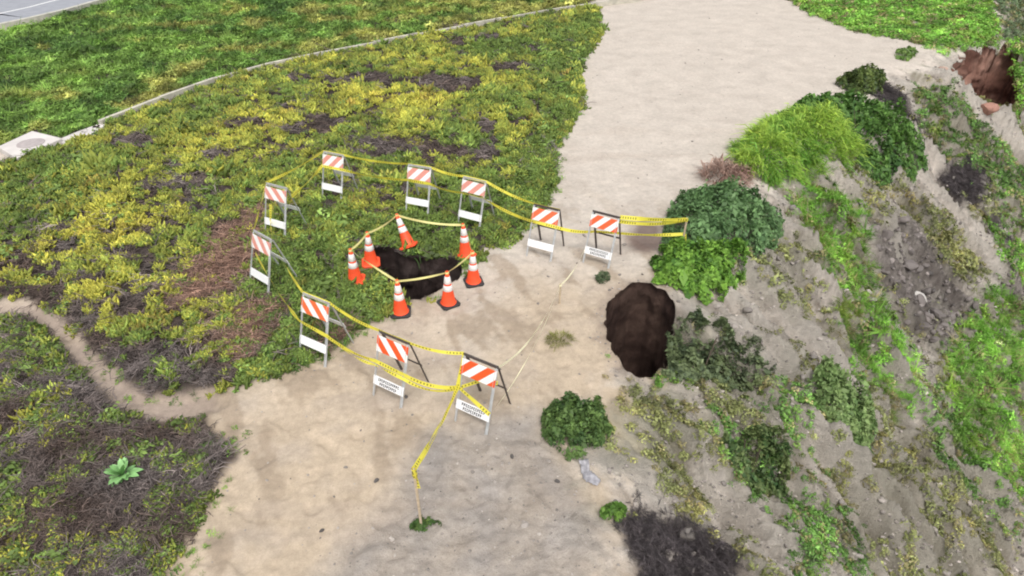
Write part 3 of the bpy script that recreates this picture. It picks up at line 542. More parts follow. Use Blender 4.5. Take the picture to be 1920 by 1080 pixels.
def right_growth():
    x, y = scatter(420000, 4.5, 62, 1.5, (0, 70), 21); r = np.random.RandomState(22); n2 = fbm(x, y, 1.2, 3, 101); n3 = fbm(x, y, 3.5, 2, 102); d = crest_d(x, y)
    ns = fbm(x*.55+y*.83, (x*.83-y*.55)*.4, 1.5, 3, 107); h2 = pdist(HOLE2, x, y); rav = pdist(RAVINE, x, y, -4.)
    best = np.zeros(len(x)); col = np.zeros((len(x), 3)); bl = np.zeros(len(x), bool)
    for P, c, dn, kd in MATS:
        m = sstep(-.35, .35, pdist(P, x, y)+n2*.55+n3*.2)*dn
        m = m*sstep(-.12, .15, ns*.8+n3*.4+(.0 if dn < .8 else .25))
        if kd == 'blade': m = m*sstep(-.25, .05, ns+n3*.5+.1)
        up = m > best; best = np.where(up, m, best); col[up] = c; bl[up] = kd == 'blade'
    # thin weeds anywhere on the face
    weeds = sstep(.5, 2.2, d)*sstep(.05, .35, fbm(x*.55+y*.83, (x*.83-y*.55)*.35, 1.1, 4, 66)+n3*.3)*.45*sstep(58, 45, y); w = weeds > best; best = np.where(w, weeds, best); col[w] = np.array(OLV)*.95; 
    bl = bl & (r.rand(len(x)) < .6); dry = r.rand(len(x)) < .16; col[dry] = np.array([.30,.27,.13])
    best = best*(1-lmask(RUBBLE, x, y, .4, .4)*.9)*(1-lmask(DARK_PATCHES, x, y, .2, .1)*.85)
    inhole = (h2 > -.05); keep = (r.rand(len(x)) < best) & ~inhole & ~((rav > .25) & (rav < 3.2))
    X, Y, cc, B = x[keep], y[keep], col[keep], bl[keep]
    v = fbm(X, Y, .7, 3, 103)[:, None]; cc = cc*np.exp(1.1*v)+np.array([.20,.12,.02])*np.clip(fbm(X, Y, 1.2, 3, 104)[:, None], 0, 1)
    cc = cc*np.exp(r.normal(0, .25, (len(X), 1))); sc = (Y/13)**.4*np.exp(r.normal(0, .25, len(X)))
    P, R = lay(X[~B], Y[~B], .0, .7, 23); print('face leaf', len(P), 'blade', B.sum())
    stuff('bluff_groundcover', P, R, sc[~B]*.95, cc[~B], LF_P, 'patchy green and olive groundcover clinging to the eroded bluff face', 'groundcover')
    P, R = lay(X[B], Y[B], .0, .6, 24)
    stuff('long_grass', P, R, sc[B]*.8, cc[B], GRL_P, 'long bright green grass growing in bands down the bluff face', 'grass')
    # loose stones: rubble scree and crumbs on the ground
    x, y = scatter(220000, 4.0, 45, 1.7, (-6, 40), 31); r = np.random.RandomState(32); d = crest_d(x, y)
    rb = lmask(RUBBLE, x, y, .5, .6, 1.2, 105); veg = (pdist(ICE, x, y) > -.1) | (pdist(LOWER, x, y) > -.1) | (pdist(HOLE1, x, y) > -.1) | (pdist(HOLE2, x, y) > -.03) | (pdist(RAVINE, x, y) > -.15)
    dens = np.maximum(rb*.55, np.where(veg, 0, np.maximum((.012+.012*(y < 14))+.12*sstep(-.2, .5, pdist(RUBBLE_NEAR, x, y)), (.12+.35*sstep(.0, .4, fbm(x*.55+y*.83, (x*.83-y*.55)*.3, 1.2, 3, 108)))*sstep(.3, 1.5, d))*sstep(45, 30, y)))
    dens = np.maximum(dens, .30*sstep(-.45, -.03, pdist(HOLE2, x, y))*(pdist(HOLE2, x, y) < -.03)); keep = r.rand(len(x)) < dens; X, Y = x[keep], y[keep]; k = rb[keep] > .4
    sc = np.where(k, .055*np.exp(r.normal(0, .55, len(X))), np.where(crest_d(X, Y) > .3, .030, .017)*np.exp(r.normal(0, .5, len(X))))*(Y/12)**.3
    c = np.where(k[:, None], [.15,.13,.12], [.27,.24,.215])*np.exp(r.normal(0, .30, (len(X), 1))); P, R = lay(X, Y, .0, .5, 33, .5); print('stones', len(P))
    stuff('loose_stones', P, R, sc, c, ST_P, 'loose stones and crumbs of grey rubble scattered over the bluff', 'rubble')
    # dark dead brush; the nearest clump stands in for a dark hollow
    x, y = scatter(420000, 4, 40, 1.6, (0, 40), 34); r = np.random.RandomState(35); m = lmask(DARK_PATCHES, x, y, .2, .3, 1.5, 106); keep = r.rand(len(x)) < m; X, Y = x[keep], y[keep]
    c = np.array([.085,.072,.074])*np.exp(r.normal(0, .35, (len(X), 1))); P, R = lay(X, Y, -.03, .5, 36, .5); print('brush', len(P))
    P[:, 2] += r.uniform(0, .10, len(P))*m[keep]
    stuff('dark_brush_and_hollow', P, R, (Y/10)**.4*np.exp(r.normal(0, .25, len(X)))*.36, c, TW_P, 'blackish dead brush in dark clumps on the bluff face, the nearest standing in for a dark hollow', 'dead brush')
right_growth()

# ------------------------------------------------------------------ single shrubs
lm = leaf_mat('shrub_leaf', False, .25); bark = paint('shrub_bark', (.10,.075,.055), .9, .3, 20.); dry_bark = paint('dry_twig', (.26,.20,.15), .9, .3, 20.)
def shrub(name, label, cat, P, H, n, kind, cols, ls=.06, seed=0, group=None, lump=.35):
    r = np.random.RandomState(seed); lo, hi = P.min(0), P.max(0); c = P.mean(0); R = max(.12, min(hi[0]-lo[0], hi[1]-lo[1])*.45); amp = min(.5, .42*R); z0 = gz(*c); X = np.zeros(0); Y = X.copy()
    while len(X) < n:
        x = r.uniform(lo[0]-.1, hi[0]+.1, n*2); y = r.uniform(lo[1]-.1, hi[1]+.1, n*2); s = pdist(P, x, y)+fbm(x, y, 1.9, 4, seed)*amp; m = (s > 0) & (fbm(x, y, 2.6, 3, seed+8) > -.34+.25*r.rand(len(x))); X = np.concatenate([X, x[m]]); Y = np.concatenate([Y, y[m]])
    X, Y = X[:n], Y[:n]; s = np.maximum(pdist(P, X, Y)+fbm(X, Y, 1.9, 4, seed)*amp, 0)
    lumps = fbm(X, Y, 2.2/max(.6, R), 3, seed+3); top = H*np.sqrt(np.clip(1-(1-np.clip(s/R, 0, 1))**2, 0, 1))*np.clip(1+lump*2.6*lumps+.5*fbm(X, Y, 4.5, 2, seed+4), .25, 2)+.04+.10*(r.rand(n) < .06)*r.rand(n)
    fr = r.rand(n)**.35; Z = height(X, Y)+top*fr; base = np.stack([X-c[0], Y-c[1], Z-z0], 1)
    e = .1; gx = (pdist(P, X+e, Y)-pdist(P, X-e, Y))/(2*e); gy = (pdist(P, X, Y+e)-pdist(P, X, Y-e))/(2*e); edge = (1-np.clip(s/R, 0, 1))[:, None]
    out = np.stack([-gx, -gy, np.zeros(n)], 1)*edge*.9+np.array([0, 0, .7])+r.normal(0, .55, (n, 3)); out /= np.linalg.norm(out, axis=1)[:, None]
    tt = np.clip(.5+lumps*.9+fbm(X, Y, 5., 2, seed+5)*.5+r.normal(0, .2, n), 0, 1)[:, None]; col = np.array(cols[0])*(1-tt)+np.array(cols[1])*tt; col *= np.exp(r.normal(0, .2, (n, 1)))
    l = ls*np.exp(r.normal(0, .4, n))[:, None]
    if kind == 'leaf':
        t = np.cross(out, r.normal(0, 1, (n, 3))); t /= np.linalg.norm(t, axis=1)[:, None]; q = np.cross(out, t)
        V = np.stack([base-t*l*.7, base+q*l*.38+out*l*.12, base+t*l*.7, base-q*l*.38+out*l*.12], 1).reshape(-1, 3); F = np.arange(4*n).reshape(n, 4); cv = np.repeat(col, 4, 0)
    else:
        side = np.cross(out, [0, 0, 1.])+r.normal(0, .2, (n, 3)); side /= np.linalg.norm(side, axis=1)[:, None]; L = l*3.4; w = l*.16; mid = base+out*L*.55; tip = base+out*L*.85+np.array([0, 0, -.28])*L+np.stack([-gx, -gy, 0*gx], 1)*L*.25
        V = np.stack([base-side*w, base+side*w, mid+side*w*.8, mid-side*w*.8, tip+side*w*.15, tip-side*w*.15], 1).reshape(-1, 3); i = np.arange(n)[:, None]*6
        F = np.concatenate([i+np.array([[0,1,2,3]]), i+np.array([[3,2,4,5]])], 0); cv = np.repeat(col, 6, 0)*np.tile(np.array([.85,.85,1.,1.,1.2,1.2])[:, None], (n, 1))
    root = link(name, None, loc=(c[0], c[1], z0)); tag(root, label, cat, group)
    me = mesh_np('foliage', V, F); add_col(me, 'tint', np.clip(cv, .003, .8)); link('foliage', me, lm, root)
    nd = max(12, n//70); i = r.randint(0, n, nd); b0 = base[i]*[1, 1, 1]-[0, 0, .08]; d = out[i]+r.normal(0, .5, (nd, 3)); L = ls*r.uniform(1.5, 4, (nd, 1)); sd2 = np.cross(d, [0, 0, 1.]); sd2 /= np.linalg.norm(sd2, axis=1)[:, None]; w = ls*.05
    V = np.stack([b0-sd2*w, b0+sd2*w, b0+[0, 0, w*2], b0+d*L], 1).reshape(-1, 3); i4 = np.arange(nd)[:, None]*4; F = np.concatenate([i4+np.array([[0,1,3]]), i4+np.array([[1,2,3]]), i4+np.array([[2,0,3]])]); tw = tag(link('dry_twigs', mesh_np('dry_twigs', V, F), dry_bark, root), kind='stuff')
    for k in range(3):
        i = r.randint(n); p = (base[i]*.55); p[2] = base[i][2]; b0 = base[i]*.2; b0[2] = gz(c[0]+b0[0], c[1]+b0[1])-z0-.05; m = MB(); m.bar(b0, p*.999+np.array([0, 0, -.03]), .02, .02, (.3,.9,.2)); m.build('stem', bark, root)
    return root
G = 'shrubs along the bluff edge'
shrub('grassy_mound', 'large bright yellow-green grassy mound spilling over the bluff edge', 'shrub', poly((1375,285),(1410,255),(1490,225),(1560,228),(1605,265),(1600,320),(1540,335),(1450,350),(1385,325)), .75, 24000, 'blade', [(.13,.31,.045),(.42,.58,.085)], .05, 1, G, .6)
shrub('dense_shrub', 'dark green dense shrub mound behind the bright grassy mound', 'shrub', poly((1455,232),(1500,200),(1570,190),(1640,222),(1700,280),(1735,340),(1690,350),(1640,350),(1600,330),(1610,265),(1560,228)), .65, 15000, 'leaf', [(.06,.14,.035),(.14,.27,.055)], .075, 2, G)
shrub('dense_shrub', 'blue-green leafy shrub beside the tape stake at the path edge', 'shrub', poly((1235,440),(1262,390),(1330,368),(1410,380),(1465,430),(1460,470),(1400,492),(1320,490),(1260,480)), .7, 12000, 'leaf', [(.075,.15,.055),(.18,.31,.12)], .062, 3, G)
shrub('leafy_shrub', 'bright green leafy shrub overhanging the brown sinkhole', 'shrub', poly((1222,500),(1250,470),(1320,480),(1400,490),(1390,520),(1350,575),(1300,560),(1240,535)), .5, 9000, 'leaf', [(.08,.19,.03),(.22,.40,.06)], .062, 4, G)
shrub('small_bush', 'round dark green bush on bare slope nearest the white scrap', 'bush', poly((1020,800),(1035,768),(1080,752),(1125,772),(1142,815),(1120,858),(1065,868),(1030,840)), .38, 7000, 'leaf', [(.05,.105,.032),(.14,.225,.062)], .036, 5, G)
shrub('low_bush', 'low olive bush at the top of the dark gully past the grassy mounds', 'bush', poly((1565,160),(1590,143),(1630,142),(1660,158),(1650,180),(1600,182)), .5, 3500, 'leaf', [(0.054,0.093,0.031),(0.139,0.186,0.046)], .08, 6, G)
shrub('pale_bush', 'pale green rounded bush halfway down the bluff face', 'bush', poly((1500,760),(1530,735),(1580,760),(1615,810),(1620,860),(1570,860),(1520,810)), .5, 6000, 'leaf', [(.13,.22,.07),(.27,.37,.14)], .05, 7, G)
shrub('low_bush', 'dull green bush with brown sprigs below the sinkhole', 'bush', poly((1340,860),(1360,825),(1420,830),(1470,880),(1480,930),(1420,930),(1370,900)), .45, 6000, 'leaf', [(0.054,0.116,0.039),(0.171,0.217,0.078)], .045, 8, G)
shrub('trailing_scrub', 'grey-green trailing scrub spilling into the brown sinkhole from its gully side', 'scrub', poly((1270,600),(1305,598),(1380,660),(1440,725),(1340,735),(1262,716),(1240,708),(1258,660)), .28, 9000, 'leaf', [(.07,.10,.055),(.19,.24,.11)], .05, 17, G)
shrub('dry_brush', 'reddish dry brush at the path edge beside the grassy mound', 'brush', poly((1310,335),(1340,315),(1395,320),(1400,345),(1360,352)), .22, 900, 'blade', [(0.264,0.155,0.124),(0.434,0.310,0.248)], .07, 9)
shrub('grass_tuft', 'small olive grass tuft on bare dirt beside the slanting tape', 'grass tuft', oval(1050,640,24,12), .05, 700, 'blade', [(0.171,0.171,0.046),(0.341,0.341,0.109)], .018, 10)
shrub('grass_tuft', 'tiny dark green tuft on bare dirt between sinkhole and barricade', 'grass tuft', oval(1132,525,14,9), .12, 300, 'leaf', [(0.062,0.093,0.046),(0.139,0.186,0.093)], .035, 11)
shrub('grass_tuft', 'small green tuft at the foot of the tall wooden stake', 'grass tuft', oval(800,984,30,9), .09, 450, 'leaf', [(0.062,0.124,0.031),(0.171,0.248,0.062)], .032, 12)
shrub('grass_tuft', 'lone green tuft on pale dirt near the red ravine head', 'grass tuft', oval(1697,106,20,10), .2, 500, 'leaf', [(0.109,0.202,0.046),(0.202,0.310,0.078)], .08, 13)
shrub('grass_tuft', 'green tuft beside the brush-filled dark hollow at the slope foot of the path', 'grass tuft', oval(1150,965,26,18), .16, 700, 'leaf', [(0.078,0.171,0.031),(0.155,0.279,0.046)], .03, 14)
# the broad-leaved weed on the dead stems
def weed(label, px, n, R, seed):
    r = np.random.RandomState(seed); p = spots([px])[0]; z0 = gz(p[0], p[1]); root = link('broad_leaf_weed', None, loc=(p[0], p[1], z0)); tag(root, label, 'weed')
    mat = paint('weed_leaf', (.26,.50,.18), .5, .35, 9.)
    for k in range(n):
        a = k*2.4+r.uniform(-.3, .3); L = R*r.uniform(.6, 1.1); el = r.uniform(.1, 1.25); V, F = [], []
        for i, (t, w) in enumerate(((0, .02), (.25, .10), (.55, .17), (.8, .12), (1, .01))):
            h = math.sin(el)*L*t-.45*L*t*t*math.cos(el)*.6+.05; rr = math.cos(el)*L*t
            for sgn, up in ((-1, .03), (0, -.02), (1, .03)): V.append((rr*math.cos(a)-sgn*w*L*math.sin(a), rr*math.sin(a)+sgn*w*L*math.cos(a), h+up*L*4*w))
        for i in range(4):
            for j in range(2): F.append((i*3+j, i*3+j+1, i*3+j+4, i*3+j+3))
        me = mesh_np('leaf', V, F); me.polygons.foreach_set('use_smooth', np.ones(len(F), bool)); link('leaf', me, mat, root)
weed('pale green broad-leaved weed alone among grey dead stems', (238,905), 42, .27, 5)

# ------------------------------------------------------------------ cones
orange = paint('cone_orange', (.95,.095,.025), .55, .28, 5.); cone_white = paint('cone_collar', (.82,.80,.78), .5, .2, 9.); rubber = paint('black_rubber', (.03,.03,.032), .7, .3, 8.)
def cone(px, label, tilt=(0, 0), spin=0, red_base=False):
    p = spots([px])[0]; z = gz(p[0], p[1]); s = 1.0
    root = link('traffic_cone', None, loc=(p[0], p[1], z+(.07 if red_base else 0))); root.rotation_euler = (tilt[0], tilt[1], spin); tag(root, label, 'traffic cone', 'orange cones ringing the sinkhole')
    def rad(h): return .145-(.145-.030)*(h-.03)/.72
    m = MB(); n = 8; a = .19
    P = [(a*.75,-a),(a,-a*.75),(a,a*.75),(a*.75,a),(-a*.75,a),(-a,a*.75),(-a,-a*.75),(-a*.75,-a)]
    m.v = [(*q, 0) for q in P]+[(*q, .03) for q in P]+[(q[0]*.93, q[1]*.93, .042) for q in P]; m.f = [tuple(range(8))[::-1], tuple(range(16, 24))]
    for k in (0, 8): m.f += [(k+i, k+(i+1) % 8, k+8+(i+1) % 8, k+8+i) for i in range(8)]
    m.build('base', orange if red_base else rubber, root)
    m = MB(); m.lathe([(.16,.04),(.152,.055),(rad(.08),.08),(rad(.40),.40),(rad(.75),.75),(.024,.76),(.020,.75),(.018,.6)], 30, caps=False); m.build('body', orange, root, smooth=True)
    for h0, h1 in ((.34, .46), (.495, .65)):
        m = MB(); m.lathe([(rad(h0)+.001, h0),(rad(h0)+.005, h0+.004),(rad(h1)+.005, h1-.004),(rad(h1)+.001, h1)], 30, caps=False); m.build('collar', cone_white, root, smooth=True)
    root['tip'] = tuple(Matrix.Translation(root.location)@root.rotation_euler.to_matrix().to_4x4()@Vector((0, 0, .73)))
    return root
cones = [cone((752,588), 'orange cone on dirt at the lip of the black sinkhole, first from the striped barricades', (0, 0), .1),
 cone((841,569), 'orange cone with wide black base on the dirt rim, middle of the path side', (0, .02), .6),
 cone((888,528), 'orange cone with black base on dirt at the end of the sinkhole rim', (.02, 0), .3),
 cone((874,484), 'orange cone in green groundcover behind the last dirt-side cone', (-.04, -.03), .5, True),
 cone((768,470), 'tilted orange cone leaning back at the head of the sinkhole', (-.30, -.34), 0, True),
 cone((697,502), 'orange cone in ice plant just behind the outermost inland cone', (.02, .02), .2, True),
 cone((668,533), 'orange cone in ice plant, outermost inland one of the ring', (.02, 0), .1, True)]
tips = [Vector(c['tip']) for c in cones]
for c in cones: del c['tip']

# ------------------------------------------------------------------ barricades
def stripe_mat(name, sgn, red, off=0.):
    m, n, b, o = node_mat(name); L = n.links.new; tc = n.nodes.new('ShaderNodeTexCoord'); sx = n.nodes.new('ShaderNodeSeparateXYZ'); L(tc.outputs['Object'], sx.inputs[0])
    def ma(op, a, c):
        q = n.nodes.new('ShaderNodeMath'); q.operation = op
        for i, v in enumerate((a, c)):
            if isinstance(v, (int, float)): q.inputs[i].default_value = v
            else: L(v, q.inputs[i])
        return q.outputs[0]
    v = ma('MULTIPLY_ADD', sx.outputs[2], sgn*1.0); n.nodes[-1].inputs[2].default_value = 0; v2 = ma('ADD', v, sx.outputs[0]); v3 = ma('FRACT', ma('ADD', ma('DIVIDE', v2, .305), off+10), 0); st = ma('LESS_THAN', v3, .5)
    no = n.nodes.new('ShaderNodeTexNoise'); no.inputs['Scale'].default_value = 8; L(tc.outputs['Object'], no.inputs[0])
    mx = n.nodes.new('ShaderNodeMix'); mx.data_type = 'RGBA'; mx.inputs[6].default_value = (.86,.84,.82,1); mx.inputs[7].default_value = (*red, 1); L(st, mx.inputs[0])
    hv = n.nodes.new('ShaderNodeHueSaturation'); L(mx.outputs[2], hv.inputs['Color']); L(ma('MULTIPLY_ADD', no.outputs[0], .3), hv.inputs['Value']); n.nodes[-1].inputs[2].default_value = .83
    L(hv.outputs[0], b.inputs['Base Color']); b.inputs['Roughness'].default_value = .4; return m
FRESH, PINKISH = (.80,.10,.02), (.72,.30,.24)  # stripe reds: strong orange-red, and a paler pinker one
panel_white = paint('panel_white', (.86,.86,.86), .45, .08, 4.); steel_pale = paint('pale_galvanised_steel', (.55,.56,.56), .5, .2, 10., .3); steel_dark = paint('dark_steel', (.10,.085,.08), .6, .3, 10., .2); ink = paint('sign_ink', (.03,.03,.035), .6)
HT, SP, WD = 1.08, .36, .61
class Bar: pass
def barricade(Lp, Rp, label, sgn, red, rear, text=False, off=0.):
    A, B = spots([Lp, Rp])[:, :2]; d = (B-A)/np.linalg.norm(B-A); nb = np.array([-d[1], d[0]]); c = (A+B)/2+nb*SP; yaw = math.atan2(d[1], d[0])
    zf = [gz(*(c+d*sx*.29+nb*sy*SP)) for sx in (-1, 1) for sy in (-1, 1)]; z0 = float(np.mean(zf))-.01
    root = link('barricade', None, loc=(c[0], c[1], z0)); root.rotation_euler = (0, 0, yaw); tag(root, label, 'barricade', 'striped folding barricades ringing the sinkhole')
    sm = stripe_mat('striped_panel_'+('rising' if sgn < 0 else 'falling'), sgn, red, off)
    def legf(y0, y1, mat, sx, foot):
        m = MB(); zz = gz(*(c+d*sx*.29+nb*y1))-z0; t = zz-.01
        m.bar((sx*.29, y0, HT), (sx*.29, y1, t), .036, .008, (0, 1, .3)); m.bar((sx*(.29-.016), y0+.012*np.sign(y1), HT), (sx*(.29-.016), y1+.012*np.sign(y1), t), .006, .03, (0, 1, .3)); return m.build('leg', mat, root)
    front = steel_pale
    for sx in (-1, 1): legf(-.018, -SP, front, sx, 0); legf(.018, SP, rear, sx, 0)
    ang = math.atan2(SP-.018, HT)
    def panel(name, zc, h, mat, side, th=.016, w=WD):
        y = side*(.018+(SP-.018)*(1-zc/HT)+.016); m = MB(); m.box((0, 0, 0), (w, th, h)); o = m.build(name, mat, root, (0, y, zc), bevel=.003); o.rotation_euler = (-side*ang*-1 if False else side*ang, 0, 0); return o
    panel('striped_panel', .92, .27, sm, -1)
    low = panel('lower_panel', .30, .16, panel_white, -1)
    if text:
        r = random.Random(len(label))
        for row, zc in enumerate((.036, -.036)):
            m = MB(); x = -.20+.03*row
            while x < .20-.03*row:
                w = r.uniform(.024, .034)
                m.box((x+w*.2, -.0095, zc), (w*.36, .003, .05)); m.box((x+w*.62, -.0095, zc+r.choice((-.019, 0))), (w*.5, .003, .012)); m.box((x+w*.62, -.0095, zc+.019), (w*.5, .003, .012)); x += w+.007
            m.build('lettering', ink, low)
    m = MB(); m.bar((-WD/2, 0, HT+.012), (WD/2, 0, HT+.012), .05, .02, (0, 1, 0)); m.build('top_bar', rear, root)
    rb = panel('rear_bar', .48, .05 if rear is steel_dark else .12, rear if rear is steel_dark else panel_white, 1, .012)
    M = Matrix.Translation(root.location)@Matrix.Rotation(yaw, 4, 'Z')
    b = Bar(); b.p = lambda x, z, M=M: M@Vector((x*WD/2, -(.018+(SP-.018)*(1-z/HT))-.03, z)); b.t = lambda x, M=M: M@Vector((x*WD/2, 0, HT+.03)); b.M = M; return b
B = {}
B[1] = barricade((604,376),(643,385), 'faded striped barricade at the far inland corner of the taped ring', -1, PINKISH, steel_pale)
B[2] = barricade((761,403),(803,411), 'faded striped barricade in ice plant, between the far corner one and the next along', -1, PINKISH, steel_pale)
B[3] = barricade((857,427),(901,439), 'faded striped barricade in the ice plant behind the cone pair, last before the dirt', -1, PINKISH, steel_pale)
B[4] = barricade((986,476),(1034,489), 'striped barricade on the dirt with blank lower panel, across the path mouth', -1, (.78,.16,.06), steel_dark)
B[5] = barricade((1091,490),(1143,505), 'striped barricade on the dirt with lettered lower panel, next to the leafy shrub', -1, (.78,.13,.04), steel_dark, True)
B[6] = barricade((496,443),(540,456), 'faded striped barricade standing over brown dead stems, second inland corner', 1, PINKISH, steel_pale)
B[7] = barricade((472,540),(504,560), 'narrowly seen faded barricade in green growth with tape sweeping down from it', 1, PINKISH, steel_pale)
B[8] = barricade((566,668),(608,687), 'orange striped barricade at the meeting of ice plant and dirt path', 1, (.8,.16,.05), steel_pale)
B[9] = barricade((697,740),(756,768), 'orange striped barricade on dirt with a black lettered white lower panel', 1, FRESH, steel_dark, True)
B[10] = barricade((853,785),(912,812), 'orange striped barricade where three tapes are knotted together', -1, FRESH, steel_dark, True)

# ------------------------------------------------------------------ stakes and tape
wood = paint('stake_wood', (.50,.40,.28), .8, .25, 30.)
def stake(px, h, label, w=.03, lean=(0, 0)):
    p = spots([px])[0]; z = gz(p[0], p[1]); m = MB(); a = w/2; T = (lean[0], lean[1], h)
    m.v = [(-a*.3,-a*.3,-.15),(a*.3,-a*.3,-.15),(a*.3,a*.3,-.15),(-a*.3,a*.3,-.15)]+[(sx*a, sy*a, 0) for sx, sy in ((-1,-1),(1,-1),(1,1),(-1,1))]+[(T[0]+sx*a, T[1]+sy*a, h) for sx, sy in ((-1,-1),(1,-1),(1,1),(-1,1))]+[(T[0]+sx*a*.7, T[1]+sy*a*.7, h+.012) for sx, sy in ((-1,-1),(1,-1),(1,1),(-1,1))]
    m.f = [(3,2,1,0),(12,13,14,15)]+[(k+i, k+(i+1) % 4, k+4+(i+1) % 4, k+4+i) for k in (0, 4, 8) for i in range(4)]
    o = m.build('wooden_stake', wood, None, (p[0], p[1], z)); tag(o, label, 'stake', 'wooden stakes holding the tape'); return Vector((p[0]+T[0], p[1]+T[1], z+h))
S1 = stake((790,984), 1.16, 'tall thin wooden stake on the dirt with a bundle of tape round its top')
S2 = stake((1049,570), .46, 'short wooden stake on the dirt between sinkhole and the taped ring', .035)
S3 = stake((1275,482), .98, 'wooden stake standing in the leafy shrub with tape tied to it', .035)

def tape_mat():
    m, n, b, o = node_mat('caution_tape'); L = n.links.new; uv = n.nodes.new('ShaderNodeUVMap'); sx = n.nodes.new('ShaderNodeSeparateXYZ'); L(uv.outputs[0], sx.inputs[0])
    def ma(op, a, c):
        q = n.nodes.new('ShaderNodeMath'); q.operation = op
        for i, v in enumerate((a, c)):
            if isinstance(v, (int, float)): q.inputs[i].default_value = v
            else: L(v, q.inputs[i])
        return q.outputs[0]
    no = n.nodes.new('ShaderNodeTexNoise'); no.inputs['Scale'].default_value = 30; no.noise_dimensions = '1D'; L(ma('MULTIPLY', sx.outputs[0], 1.), no.inputs['W'])
    word = ma('LESS_THAN', ma('FRACT', ma('DIVIDE', sx.outputs[0], .62), 0), .62); let = ma('LESS_THAN', ma('FRACT', ma('DIVIDE', sx.outputs[0], .055), 0), .45)
    band = ma('LESS_THAN', ma('ABSOLUTE', ma('SUBTRACT', sx.outputs[1], .5), 0), .24); k = ma('MULTIPLY', ma('MULTIPLY', word, let), band)
    mx = n.nodes.new('ShaderNodeMix'); mx.data_type = 'RGBA'; mx.inputs[6].default_value = (.88,.80,.10,1); mx.inputs[7].default_value = (.30,.26,.05,1); L(k, mx.inputs[0]); L(mx.outputs[2], b.inputs['Base Color']); b.inputs['Roughness'].default_value = .35
    t = n.nodes.new('ShaderNodeBsdfTranslucent'); L(mx.outputs[2], t.inputs[0]); ms = n.nodes.new('ShaderNodeMixShader'); ms.inputs[0].default_value = .3; L(b.outputs[0], ms.inputs[1]); L(t.outputs[0], ms.inputs[2]); L(ms.outputs[0], o.inputs[0]); return m
TM = tape_mat(); TP = paint('bleached_tape', (.88,.83,.58), .4, .1, 8.); TC = paint('cone_tape', (.78,.72,.30), .4, .1, 8.)
def strip(pts, sags, width, twist, seed, V, F, U):
    r = np.random.RandomState(seed); ctr = []
    for (a, b), sg in zip(zip(pts[:-1], pts[1:]), sags):
        a, b = np.array(a), np.array(b); L = np.linalg.norm(b-a); n = max(2, int(L/.05))
        for i in range(n if b is not pts[-1] else n+1):
            t = i/n; p = a+(b-a)*t; p[2] -= 4*sg*t*(1-t); ctr.append(p)
    ctr.append(np.array(pts[-1])); ctr = np.array(ctr); T = np.gradient(ctr, axis=0); T /= np.linalg.norm(T, axis=1)[:, None]+1e-9
    s = np.concatenate([[0], np.cumsum(np.linalg.norm(np.diff(ctr, axis=0), axis=1))]); side = np.cross(T, [0, 0, 1.]); side /= np.linalg.norm(side, axis=1)[:, None]+1e-9; up = np.cross(side, T)
    ang = twist*fbm(s, s*0+seed*3.1, .8, 2, seed)*3.0; w = width*(.75+.25*np.clip(1+fbm(s, s*0+seed, 1.7, 2, 9), 0, 1.3)); off = up*np.cos(ang)[:, None]+side*np.sin(ang)[:, None]; b = len(V)
    for c, o, ww, q in zip(ctr, off, w, s): V += [c-o*ww/2, c+o*ww/2]; U += [(q, 0), (q, 1)]
    F += [(b+2*i, b+2*i+1, b+2*i+3, b+2*i+2) for i in range(len(ctr)-1)]
def tape(label, runs, mat=None, group='yellow caution tape runs'):
    V, F, U = [], [], []
    for k, (pts, sag, w, tw) in enumerate(runs):
        sags = sag if isinstance(sag, (list, tuple)) else [sag]*(len(pts)-1); strip(pts, sags, w, tw, len(label)+k*7, V, F, U)
    V = np.array(V); c = V[0].copy(); me = mesh_np('caution_tape', V-c, F); u = me.uv_layers.new(name='UVMap'); idx = np.array(F).ravel(); u.data.foreach_set('uv', np.array(U, np.float32)[idx].ravel())
    me.polygons.foreach_set('use_smooth', np.ones(len(F), bool)); o = link('caution_tape', me, mat or TM, None, c); tag(o, label, 'caution tape', group); return o
def loopk(p, r=.05): 
    p = Vector(p); return [p+Vector((r*math.cos(a), r*math.sin(a), .004*i)) for i, a in enumerate(np.linspace(0, 2*math.pi, 9))]
tape('pale yellow tape looped over the tops of the orange cones', [([*tips, tips[0]], [.03, .03, .02, .07, .05, .03, .02], .045, .5)]+[(loopk(t-Vector((0, 0, .02)), .042), 0, .05, 0) for t in tips], TC)
mid = lambda k, x: B[k].p(x, .76)
tape('tape strung along the tops of the faded inland barricades', [([B[7].t(-1), B[6].t(-1), B[1].t(-1), B[1].t(1), B[2].t(-1), B[2].t(1), B[3].t(-1), B[3].t(1), B[4].t(-1), B[4].t(1)], [.03, .05, 0, .05, 0, .04, 0, .05, 0], .055, .4)])
tape('tape strung under the striped panels of the inland barricades to the shrub stake', [([B[6].p(1, .9)+Vector((.1, .1, 0)), B[1].p(-1, .78), B[1].p(1, .78), mid(2, -1), mid(2, 1), mid(3, -1), mid(3, 1), mid(4, -1), mid(4, 1), B[5].M@Vector((-.3, .2, .5)), B[5].M@Vector((.33, .25, .6)), S3-Vector((0, 0, .38))], [.04, 0, .05, 0, .04, 0, .05, 0, .05, 0, .03], .07, .6)])
tape('doubled yellow tape from barricade top to stake in the leafy shrub', [([B[5].t(1), S3-Vector((0, 0, .03))], .03, .09, .5), ([B[5].t(1)-Vector((0, 0, .1)), S3-Vector((0, 0, .06))], .07, .08, .8), (loopk(S3-Vector((0, 0, .05)), .03), 0, .09, 0), ([S3-Vector((-.02, 0, .38)), S3-Vector((-.06, .03, .62))], 0, .05, 1.)])
